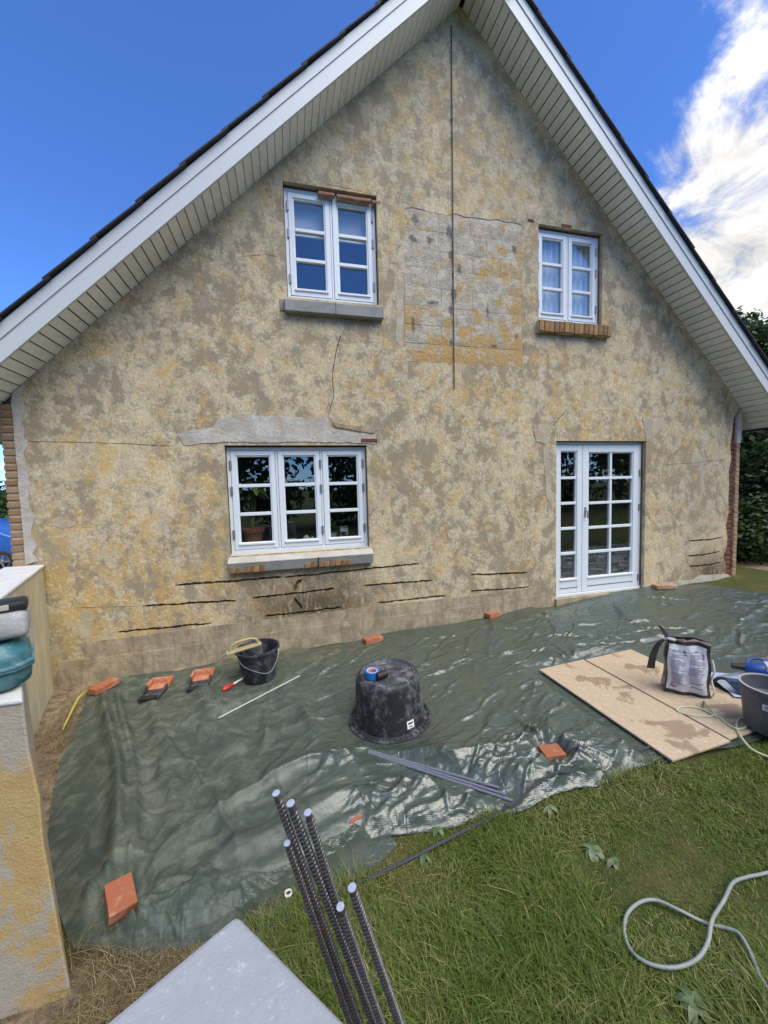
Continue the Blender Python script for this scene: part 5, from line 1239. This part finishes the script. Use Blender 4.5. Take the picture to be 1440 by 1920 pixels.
MB().tube([(-.11, 0, 0), (-.16, -.01, -.005), (-.20, -.01, -.01)], [.030, .022, .020], 12).build('gear_neck', M_black, mxr, smooth=True)
MB().tube(catmull([(.04, .05, .03), (.08, .10, .07), (.16, .09, .10), (.20, 0, .09), (.15, -.07, .05), (.08, -.055, .02)], 6), .014, 10).build('handle', M_black, mxr, smooth=True)
MB().tube(catmull([(-.10, .045, .02), (-.06, .075, .05), (0, .07, .06), (.04, .05, .05)], 6), .011, 8).build('side_grip', M_blue, mxr, smooth=True)
MB().tube(catmull([(.03, -.05, .05), (.025, -.06, .0), (.03, -.085, -.05)], 5), .007, 8).build('strap', M_white, mxr)
q0 = Vector((-0.287,-2.340,-0.089))
sc = thing('dust_pan', 'dark blue plastic scoop with black rim leaning beside the mortar bag', 'scoop', (q0.x+.03, q0.y, zb2(q0.x)), (0, 0, -.75))
m = MB(); m.add([(-.06, 0, .10), (.075, 0, .105), (.035, -.03, 0), (-.06, .04, .105), (.075, .04, .11), (.035, .01, .0)], [(0, 1, 2), (3, 5, 4), (0, 3, 4, 1), (1, 4, 5, 2), (2, 5, 3, 0)]); m.build('scoop', plain('dark_blue_scoop', (.035, .065, .14), .4), sc, bevel=.004)
MB().tube([(-.06, -.004, .104), (.035, -.036, .0), (.077, -.004, .107)], .007, 8).build('rim', M_black, sc); MB().tube(catmull([(-.055, .02, .10), (-.10, .02, .095), (-.14, .01, .05)], 5), .012, 8).build('handle', M_black, sc, smooth=True)
MB().tube([(.06, .02, .10), (.085, .02, .15), (.10, .03, .165)], [.012, .014, .010], 8).build('knob', M_black, sc, smooth=True)

# pale green hose: over the boards in loops, then up beside the bag to the mixer
M_hose = plain('pale_green_hose', (.50, .54, .33), .4)
L1 = [(-0.674,-2.948,-0.146),(-0.749,-2.839,-0.139),(-0.776,-2.770,-0.130),(-0.743,-2.690,-0.109),(-0.672,-2.618,-0.106),(-0.585,-2.571,-0.102),(-0.535,-2.564,-0.100),(-0.548,-2.603,-0.100),(-0.626,-2.638,-0.102),(-0.694,-2.630,-0.102),(-0.684,-2.565,-0.106),(-0.666,-2.496,-0.106),(-0.747,-2.460,-0.109),(-0.807,-2.424,-0.112),(-0.845,-2.363,-0.113),(-0.812,-2.333,-0.112),(-0.750,-2.335,-0.109),(-0.682,-2.382,-0.106),(-0.675,-2.450,-0.100),(-0.679,-2.495,-0.096),(-0.634,-2.431,-0.094),(-0.597,-2.364,-0.083)]
dep = 3.42
L2 = [(-0.024,-1.933,-0.365),(-0.003,-1.934,-0.304),(0.103,-1.936,-0.256),(0.190,-1.914,-0.216),(0.255,-1.862,-0.125),(0.365,-1.826,-0.090),(0.520,-1.803,-0.095),(0.646,-1.797,-0.151),(0.715,-1.801,-0.254)]
ho = thing('hose', 'thin pale green hose looping over the plywood and up to the mixer', 'hose', (L1[8][0], L1[8][1], L1[8][2]-.01))
MB().tube([Vector(p)-ho.location for p in catmull(L1+L2, 7)], .0068, 8).build('tube', M_hose, ho, smooth=True)

# ------------------------------------------------------------------ rope along the hem, cable on the lawn, reinforcing bars
M_rope = plain('dark_rope', (.060, .062, .070), .8, .3, 60, .8, 220)
RP = [(-3.715,-2.870,-0.285),(-3.673,-2.865,-0.283),(-3.541,-2.857,-0.278),(-3.403,-2.840,-0.272),(-3.253,-2.810,-0.266),(-3.039,-2.781,-0.256),(-2.802,-2.742,-0.246),(-2.607,-2.709,-0.238),(-2.495,-2.689,-0.233),(-2.247,-2.653,-0.223),(-1.849,-2.606,-0.206),(-1.407,-2.563,-0.187),(-1.113,-2.541,-0.175)]
rope = thing('rope', 'dark twisted rope running along the edge of the tarp and lawn', 'rope', (RP[5][0], RP[5][1], RP[5][2]))
dense = catmull(RP, 14)
P = []
for p in dense:
    zt_ = on_tarp(p.x, p.y)+.012 if p.x > -2.45 else float(gz(p.x))+.028
    P.append(Vector((p.x, p.y, zt_)))
for st_ in range(3):
    Q = []; s_ = 0
    for i, p in enumerate(P):
        s_ += (P[i]-P[i-1]).length if i else 0
        tdir = (P[min(i+1, len(P)-1)]-P[max(i-1, 0)]).normalized(); a_ = tdir.cross(Vector((0,0,1))).normalized(); b_ = a_.cross(tdir); w_ = s_*70+st_*2.094
        Q.append(p+.0042*(math.cos(w_)*a_+math.sin(w_)*b_))
    MB().tube([q-rope.location for q in Q], .0055, 5).build('strand', M_rope, rope, smooth=True)
M_gcab = plain('grey_cable_sheath', (.24, .275, .26), .5, dust=(.36, .38, .33), dustamt=.5)
CP = [(-1.293,-3.324,-0.170),(-1.541,-3.314,-0.171),(-1.658,-3.307,-0.166),(-1.743,-3.311,-0.164),(-1.846,-3.348,-0.169),(-1.967,-3.389,-0.169),(-2.049,-3.433,-0.177),(-2.135,-3.458,-0.186),(-2.230,-3.455,-0.190),(-2.307,-3.422,-0.193),(-2.337,-3.374,-0.195),(-2.315,-3.319,-0.194),(-2.251,-3.270,-0.191),(-2.166,-3.251,-0.187),(-2.098,-3.264,-0.184),(-2.051,-3.312,-0.182),(-1.993,-3.361,-0.195),(-1.960,-3.383,-0.199),(-1.931,-3.407,-0.192),(-1.909,-3.441,-0.181),(-1.931,-3.491,-0.182),(-1.977,-3.551,-0.184),(-2.005,-3.606,-0.185),(-2.055,-3.664,-0.193)]
gc = thing('cable', 'thick grey cable coiled in a loose loop on the lawn', 'cable', (CP[8][0], CP[8][1], CP[8][2]-.05))
MB().tube([Vector(p)-gc.location for p in catmull(CP, 9)], .0068, 10).build('sheath', M_gcab, gc, smooth=True)

M_steel = plain('dark_rebar_steel', (.115, .112, .120), .38, .3, 40, .3, 160, metal=.5, dust=(.17, .10, .065), dustamt=.45, dscale=30); M_cut = plain('cut_steel_end', (.50, .55, .66), .45, .25, 160, .4, 300, metal=.2)
BARS = [((-3.562,-3.624,0.915), (-3.262, -3.524), .0080, 'tallest reinforcing bar, leftmost of the upright bundle top'), ((-3.533,-3.632,0.892), (-3.217, -3.533), .0088, 'second tallest reinforcing bar with the thicker cut end'), ((-3.498,-3.642,0.871), (-3.243, -3.50), .0080, 'reinforcing bar third from the left, pale sloping cut end'),
        ((-3.544,-3.625,0.798), (-3.290, -3.51), .0072, 'shorter thin reinforcing bar at the left side of the bundle'), ((-3.441,-3.690,0.691), (-3.200, -3.575), .0082, 'shortest reinforcing bar standing in front of the bundle'), ((-3.412,-3.665,0.698), (-3.155, -3.565), .0092, 'thick reinforcing bar standing apart on the right')]
for top_, foot, r, lb in BARS:
    T_ = Vector(top_); B_ = Vector((foot[0], foot[1], float(gz(foot[0]))-.05)); ax = (T_-B_); Ln = ax.length; ax.normalize()
    t = thing('reinforcing_bar', lb, 'steel bar', tuple(B_), group='upright reinforcing bars'); t.rotation_euler = ax.to_track_quat('Z', 'Y').to_euler()
    m = MB(); m.lathe([(0, 0), (r*.9, 0), (r*.9, Ln), (0, Ln)], 14)
    m.build('core', M_steel, t, smooth=True)
    ring = MB(); pitch = .0115; k = int((Ln-.01)/pitch); n_ = 14
    for i in range(k):
        z = .006+i*pitch; o_ = len(ring.v); V_ = []
        for row, (dr, dz) in enumerate(((.86, -.0026), (1.17, 0), (.86, .0026))):
            for q in range(n_):
                a_ = 2*math.pi*q/n_; V_.append((r*dr*math.cos(a_), r*dr*math.sin(a_), z+dz+.0030*math.sin(a_*1.0)))
        ring.add(V_, [(rw*n_+q, rw*n_+(q+1) % n_, (rw+1)*n_+(q+1) % n_, (rw+1)*n_+q) for rw in (0, 1) for q in range(n_)])
    o_ = ring.build('ribs', M_steel, t, smooth=True); o_['kind'] = 'stuff'
    rib2 = MB()
    for sgn in (-1, 1): rib2.box(sgn*r*.92-.0012, sgn*r*.92+.0012, -.0014, .0014, .002, Ln-.002)
    rib2.build('long_rib', M_steel, t)
    MB().lathe([(r*1.02, Ln-.0015), (r*1.0, Ln+.0008), (0, Ln+.0012)], 16).build('cut_end', M_cut, t, smooth=True)

# ------------------------------------------------------------------ lawn
def blade_mesh(name, X, Y, Z0, Ln, Wd, lean, az, tint, mat, segs=3):
    """curved tapering blades, all in one sheet of grass"""
    n = len(X); rows = []
    dx, dy = np.cos(az), np.sin(az); sx, sy = -dy, dx
    for i in range(segs):
        t = i/segs; w = Wd*(1-t*.75)
        out = lean*Ln*t*t; up = Ln*t*(1-.35*np.minimum(lean, 1.6)*t)
        up = np.maximum(up, .003)
        cx_, cy_, cz_ = X+dx*out, Y+dy*out, Z0+up
        rows.append(np.stack([np.c_[cx_-sx*w, cy_-sy*w, cz_], np.c_[cx_+sx*w, cy_+sy*w, cz_]], 1))
    out = lean*Ln; up = np.maximum(Ln*(1-.35*np.minimum(lean, 1.6)), .003)
    tip = np.c_[X+dx*out, Y+dy*out, Z0+up]
    V = np.concatenate([np.concatenate(rows, 1), tip[:, None]], 1); k = 2*segs+1
    tri = []
    for i in range(segs-1): tri += [(2*i, 2*i+1, 2*i+3), (2*i, 2*i+3, 2*i+2)]
    tri.append((2*segs-2, 2*segs-1, 2*segs))
    F = (np.array(tri)[None]+(np.arange(n)*k)[:, None, None]).reshape(-1, 3)
    return np_mesh(name, V.reshape(-1, 3), F, mat, False, np.repeat(tint, k))
def grass_material(name, stops):
    t = NT(name); a = t.attr('tint'); r = t.n('ShaderNodeValToRGB'); t.set(r.inputs[0], a); cr = r.color_ramp
    while len(cr.elements) < len(stops): cr.elements.new(.5)
    for e, (p, c) in zip(cr.elements, stops): e.position = p; e.color = c+(1,)
    b = t.n('ShaderNodeBsdfPrincipled'); t.set(b.inputs['Base Color'], r.outputs[0]); b.inputs['Roughness'].default_value = .55; b.inputs['Specular IOR Level'].default_value = .35
    tl = t.n('ShaderNodeBsdfTranslucent'); t.set(tl.inputs[0], r.outputs[0]); mx = t.n('ShaderNodeMixShader'); mx.inputs[0].default_value = .25
    t.t.links.new(b.outputs[0], mx.inputs[1]); t.t.links.new(tl.outputs[0], mx.inputs[2]); t.t.links.new(mx.outputs[0], t.out.inputs[0]); return t.m
M_grass = grass_material('lawn_grass', [(0, (.046, .088, .012)), (.30, (.108, .168, .025)), (.58, (.205, .255, .052)), (.76, (.23, .215, .075)), (1, (.50, .43, .23))])
edge = resample([(-4.444,-2.692,-0.316),(-4.300,-2.760,-0.310),(-4.145,-2.823,-0.304),(-4.007,-2.871,-0.298),(-3.883,-2.903,-0.292),(-3.673,-2.853,-0.283),(-3.549,-2.820,-0.278),(-3.398,-2.802,-0.272),(-3.220,-2.771,-0.264),(-3.107,-2.718,-0.259),(-3.038,-2.671,-0.256),(-2.941,-2.653,-0.252),(-2.744,-2.680,-0.244),(-2.517,-2.661,-0.234),(-2.378,-2.708,-0.228),(-2.190,-2.669,-0.220),(-1.979,-2.670,-0.211),(-1.851,-2.690,-0.206),(-1.593,-2.659,-0.195),(-1.352,-2.660,-0.185)] + T_BOT[-6:], 300)
def outside_tarp(x, y):
    lo = np.interp(x, edge[:, 0], edge[:, 1], left=-9, right=-9)
    e2 = np.interp(x, np.sort(edge[:, 0]), edge[np.argsort(edge[:, 0]), 1])
    return (y < e2+.015) | (x < edge[:, 0].min())
def scatter(n, x0, x1, y0, y1): return rng.uniform(x0, x1, n), rng.uniform(y0, y1, n)
def grass_patch(name, n, box, ln, keep=None):
    X, Y = scatter(n, *box)
    den = fbm(X*1.5+3, Y*1.5, 4, 80); tuft = fbm(X*5, Y*5, 3, 81)
    ok = outside_tarp(X, Y) & (rng.random(n) < sstep(.30, .55, den*.6+tuft*.4)*.55+.45)
    # bare patch at the front, sand by the pier
    ok &= rng.random(n) < 1-.85*np.exp(-((X+2.85)/.20)**2-((Y+3.66)/.13)**2)
    ok &= rng.random(n) < 1-.97*np.clip(np.exp(-((X+4.45)/.42)**4), 0, 1)
    ok &= ~((X > -1.38) & (X < -.24) & (Y > -2.73))
    ok &= ~((X < -3.40) & (Y < -3.55) & (X > -3.9))
    if keep is not None: ok &= keep(X, Y)
    X, Y = X[ok], Y[ok]; den = fbm(X*1.5+3, Y*1.5, 4, 80); m_ = len(X); tall = sstep(.45, .70, fbm(X*2.4, Y*2.4, 3, 83))
    Ln = rng.uniform(.35, 1, m_)**1.0*ln*(.58+1.05*tall); flat = rng.random(m_)
    dry = sstep(.60, .40, fbm(X*1.9+8, Y*1.9, 4, 84))
    tint = np.clip(.22+.26*rng.random(m_)+.18*(fbm(X*3, Y*3, 2, 85)-.5)+np.where(rng.random(m_) < .12+.42*dry, .40*rng.random(m_)+.18, 0), 0, 1)
    lean = np.where(flat < .35, rng.uniform(1.2, 2.6, m_), rng.uniform(.15, 1.1, m_))
    az = fbm(X*1.1, Y*1.1, 2, 86)*7+rng.normal(0, 1.9, m_)
    me = blade_mesh(name, X, Y, gz(X)-.004, Ln, rng.uniform(.0012, .0030, m_), lean, az, tint, M_grass)
    o = link(name, me); return tag(o, None, None, None, 'stuff')
def stuff_label(o, label, cat): o['label'] = label; o['category'] = cat
g = grass_patch('lawn_grass', 225000, (-4.1, .9, -4.3, -2.35), .066); stuff_label(g, 'short uneven green lawn grass in front of the tarp', 'grass')
g = grass_patch('outer_lawn_grass', 60000, (-4.0, 4.2, -7.5, -2.4), .09, lambda x, y: (x > .9) | (y < -4.3)); stuff_label(g, 'lawn grass going on beyond the picture edge', 'grass')
g = grass_patch('shaded_grass', 16000, (3.4, 7.0, -1.6, 3.5), .10); stuff_label(g, 'dark grass in the shade by the hedge at the right', 'grass')
# dry straw and roots on the bare soil
M_straw = grass_material('dry_straw', [(0, (.10, .070, .035)), (.5, (.24, .18, .085)), (1, (.46, .37, .20))])
def straw(n, cx_, cy_, sx, sy, ln, seed):
    X = rng.normal(cx_, sx, n); Y = rng.normal(cy_, sy, n); ok = np.ones(n, bool)
    wallx = -5.86+(-Y)*(.93/2.8)+.02; ok &= (X > np.where(Y > -2.8, wallx, -9)); lx = np.interp(-Y, [-p[1] for p in T_LEFT], [p[0] for p in T_LEFT]); ok &= (X < lx+.02) | (Y < T_LEFT[-1][1]-.02)
    ok &= ~((X > -3.85) & (Y < -3.5)); ok &= ~((X < -4.36) & (Y < -2.80) & (Y > -3.0)); X, Y = X[ok], Y[ok]; n = len(X)
    return blade_mesh('straw', X, Y, gz(X)-.002, rng.uniform(.3, 1, n)*ln, rng.uniform(.0010, .0020, n), rng.uniform(.9, 3.2, n), rng.uniform(0, 6.28, n), rng.random(n), M_straw)
s_ = link('dry_straw', straw(2600, -5.25, -.75, .20, .45, .075, 1)); tag(s_, 'dry straw and roots on the bare soil strip beside the garden wall', 'straw', None, 'stuff')
s_ = link('dry_straw', straw(9000, -4.05, -3.10, .32, .22, .10, 2)); tag(s_, 'matted dry straw between the pier and the front of the tarp', 'straw', None, 'stuff')
# one long yellowed leaf blade on the soil
yl = [(-5.358,-0.881,-0.335),(-5.385,-0.724,-0.306),(-5.434,-0.485,-0.288),(-5.438,-0.360,-0.284),(-5.433,-0.264,-0.298),(-5.396,-0.270,-0.317)]
t = thing('yellow_leaf', 'long yellowed grass leaf lying across the soil strip by the corner brick', 'leaf', yl[0])
m = MB(); P = catmull(yl, 5)
for k in range(3):
    o_ = len(m.v); q = [p-Vector(yl[0])+Vector((.022*k*(i/len(P))-.01*k, .012*k, -.006*k)) for i, p in enumerate(P)]
    wv = [.010*math.sin(math.pi*(.12+.85*i/len(q))) for i in range(len(q))]
    m.add([v+Vector((s*w*.8, s*w*.5, 0)) for v, w in zip(q, wv) for s in (-1, 1)], [(2*i, 2*i+1, 2*i+3, 2*i+2) for i in range(len(q)-1)])
m.build('blade', plain('yellow_leaf', (.46, .42, .10), .5), t)
# broad-leaved weeds in the lawn
M_weed = NT('broad_weed_leaf'); M_weed = M_weed.bsdf(M_weed.mix(M_weed.attr('tint'), (.060, .105, .030), (.17, .21, .11)), .5)
WEEDS = [((-2.169,-2.995,-0.219), .075, 11, 'broad pale weed rosette in the worn patch of the lawn'), ((-2.120,-3.071,-0.217), .055, 7, 'smaller weed rosette just right of the broad pale one'), ((-2.826,-2.660,-0.247), .06, 6, 'weed leaves at the tarp hem above the rope'),
         ((-2.943,-2.777,-0.252), .055, 6, 'weed leaves beside the rope on the lawn'), ((-2.257,-3.536,-0.223), .075, 8, 'dark weed rosette at the bottom edge below the cable loop'), ((-2.203,-2.731,-0.221), .05, 6, 'small weed under the tarp edge near the half brick'),
         ]
for i, (p, ln, n, lb) in enumerate(WEEDS):
    random.seed(100+i); t = thing('weed', lb, 'weed', (p[0], p[1], float(gz(p[0]))), group='weeds in the lawn'); m = MB(); c = []
    for k in range(n):
        a = 6.28*k/n+random.uniform(-.3, .3); leaf_blade(m, (0, 0, .02), (math.cos(a), math.sin(a), random.uniform(.15, .6)), ln*random.uniform(.6, 1.1), ln*random.uniform(.14, .24), .8, c, random.random())
    link('leaves', np_mesh('leaves', np.array(m.v), np.array(m.f), M_weed, True, c), t)

# ------------------------------------------------------------------ trees, hedge and the car beyond the house
def leaf_cloud(blobs, n, size, seed, fl=.55):
    r = np.random.default_rng(seed); B = np.array(blobs, float); vol = B[:, 3]**2; idx = r.choice(len(B), n, p=vol/vol.sum())
    d = r.normal(size=(n, 3)); d /= np.linalg.norm(d, axis=1)[:, None]; rad = r.random(n)**.45
    lump = .72+.5*fbm(d[:, 0]*2.2+idx*3.1, d[:, 1]*2.2+d[:, 2]*2.2, 3, seed)
    P = B[idx, :3] + d*(B[idx, 3]*rad*lump)[:, None]*np.array([1, 1, .85])
    nrm = d*.6+r.normal(size=(n, 3))*.6+np.array([0, 0, .5]); nrm /= np.linalg.norm(nrm, axis=1)[:, None]
    a = np.cross(nrm, r.normal(size=(n, 3))); a /= np.linalg.norm(a, axis=1)[:, None]; b = np.cross(nrm, a)
    s = size*r.uniform(.6, 1.3, n)[:, None]; V = np.stack([P-a*s, P-b*s*fl, P+a*s, P+b*s*fl], 1).reshape(-1, 3)
    return V, np.arange(4*n).reshape(-1, 4), np.repeat(np.clip(r.normal(.45, .2, n), 0, 1), 4)
M_leafy = grass_material('tree_leaves', [(0, (.018, .038, .010)), (.5, (.045, .080, .020)), (1, (.10, .14, .035))])
M_bark = plain('bark', (.10, .075, .05), .9, .3, 10, .8, 40)
def tree(name, label, loc, h, rad, blobs, n, size, seed, group=None, cat='tree', mat=None):
    t = thing(name, label, cat, loc, group=group); m = MB()
    m.tube(catmull([(0, 0, -.3), (.05, .02, h*.3), (.0, .05, h*.62)], 5), [rad*(1-.045*i) for i in range(11)], 10)
    rr = random.Random(seed)
    for b in blobs: m.tube(catmull([(0, .03, h*rr.uniform(.25, .5)), (b[0]*.5, b[1]*.5, (b[2]+h*.4)*.5), (b[0], b[1], b[2])], 4), [rad*.4*(1-.1*i) for i in range(9)], 6)
    m.build('trunk', M_bark, t, smooth=True)
    V, F, c = leaf_cloud(blobs, n, size, seed); link('crown', np_mesh('crown', V, F, mat or M_leafy, False, c), t); return t
bl = random.Random(5)
def rb(n, sx, sy, z0, z1, r0, r1, seed):
    r = random.Random(seed); return [(r.uniform(-sx, sx), r.uniform(-sy, sy), r.uniform(z0, z1), r.uniform(r0, r1)) for _ in range(n)]
tree('maple_tree', 'tall leafy tree behind the right eave of the house', (11.6, 5.6, .1), 7.6, .22, rb(16, 2.0, 2.0, 2.6, 5.9, .7, 1.25, 1)+[(-.3, 0, 6.4, .8), (.4, .2, 6.2, .7), (-.9, 0, 5.7, .7)], 15000, .10, 31)
tree('elder_tree', 'dark leafy elder growing beside the right corner of the house', (7.3, 3.4, .1), 3.6, .12, rb(16, 1.4, 1.5, .4, 2.7, .6, .95, 3), 15000, .075, 33)
tree('hawthorn_shrub', 'dark dense shrub close to the right corner behind the tarp', (5.6, 2.6, .1), 2.3, .08, rb(12, 1.0, 1.2, .3, 1.7, .45, .75, 4), 12000, .060, 34, cat='shrub')
tree('hawthorn_shrub', 'dark shrub with lower branches at the right picture edge', (6.9, .6, .1), 2.6, .09, rb(12, .9, 1.0, .5, 2.0, .5, .8, 6), 11000, .065, 35, cat='shrub')
tree('hawthorn_shrub', 'low dark shrub reaching the ground just beyond the far end of the tarp', (5.15, 1.0, .05), 1.3, .05, rb(12, .85, .75, .1, 1.0, .35, .6, 7), 11000, .05, 37, cat='shrub')
tree('lilac_shrub', 'low leafy shrub beyond the left corner of the house behind the car', (-13.2, 11.0, -.5), 2.6, .10, rb(12, 1.4, 1.4, .3, 2.3, .6, .95, 8), 8000, .085, 36, cat='shrub')
# the wood behind the photographer, seen in the panes
V, F, c = leaf_cloud([(-26+3.1*i+random.uniform(-1, 1), -15+random.uniform(-1.5, 1.5), zz_, random.uniform(1.8, 2.5)) for i in range(18) for zz_ in (1.2, 3.6, 5.2)], 46000, .20, 40)
o_ = link('garden_wood', np_mesh('garden_wood', V, F, M_leafy, False, c)); tag(o_, 'dark leafy wood edging the garden, mirrored in the lower window panes', 'wood', None, 'stuff')
V, F, c = leaf_cloud([(16+4.5*i, 22-1.0*i+random.uniform(-3, 3), random.uniform(1, 2.6), random.uniform(2, 3)) for i in range(9)]+[(-42+4.5*i, 34+random.uniform(-3, 3), random.uniform(1, 2.4), random.uniform(2, 3)) for i in range(9)], 18000, .24, 41)
o_ = link('far_trees', np_mesh('far_trees', V, F, M_leafy, False, c)); tag(o_, 'far line of trees low behind the house', 'trees', None, 'stuff')

# blue car parked beyond the left corner
M_car = plain('blue_car_paint', (.03, .12, .42), .25, .05, 4, .02, 60); M_tyre = plain('tyre_rubber', (.02, .02, .02), .8); M_rimm = plain('alloy_rim', (.38, .39, .41), .3, metal=.7); M_cglass = plain('dark_car_glass', (.03, .035, .04), .08)
wl_ = Vector((-11.153,8.230,0.114)); gcar = float(gz(-9)); car = thing('parked_car', 'blue car parked beyond the left corner of the house', 'car', (wl_.x-.02, wl_.y, gcar), (0, 0, math.radians(8)))
prof = [(-3.35, .30), (-3.40, .62), (-3.32, .84), (-2.75, .95), (-2.15, 1.38), (-.55, 1.44), (.30, .98), (.62, .86), (.74, .62), (.72, .30)]
m = MB(); m.prism(prof, 0, 1.72); m.build('body', M_car, car, bevel=.07, seg=3, smooth=True)
for y0, nm in ((-.012, 'side_window'), (1.722, 'side_window')): MB().prism([(-2.55, .98), (-2.08, 1.30), (-.65, 1.34), (-.10, 1.00)], y0, y0+.01).build(nm, M_cglass, car)
m = MB(); m.box(.05, .32, .18, 1.54, 1.0, 1.02); m.build('windscreen_base', M_cglass, car)
for wx in (0, -2.65):
    for wy in (-.02, 1.56):
        wh = MB(); RX = Matrix.Translation((wx, wy+.10, .31)) @ Matrix.Rotation(math.pi/2, 4, 'X')
        wh.lathe([(.19, -.10), (.27, -.10), (.31, -.07), (.31, .07), (.27, .10), (.19, .10), (.19, -.10)], 28, M=RX); w_ = wh.build('wheel', M_tyre, car, smooth=True, autos=40)
        rm = MB(); rm.lathe([(.0, .09), (.05, .095), (.06, .085)], 12, M=RX); rm.lathe([(.178, .10), (.195, .10), (.195, .06), (.178, .06)], 28, M=RX)
        for k in range(5):
            A = RX @ Matrix.Rotation(2*math.pi*k/5, 4, 'Z'); rm.box(.03, .185, -.022, .022, .075, .092, A)
        rm.build('rim', M_rimm, w_, smooth=True)
MB().box(.66, .76, .12, .50, .58, .72).build('headlight', M_pale, car, bevel=.02); MB().box(.66, .76, 1.22, 1.60, .58, .72).build('headlight', M_pale, car, bevel=.02)
# drive surface under the car
m = MB(); m.slab([(-16, 5), (-7.5, 5), (-7.5, 13), (-16, 13)], gcar-.08, gcar-.004); o_ = m.build('driveway', plain('driveway_gravel', (.20, .19, .17), .95, .25, 20, .9, 120)); o_['kind'] = 'structure'
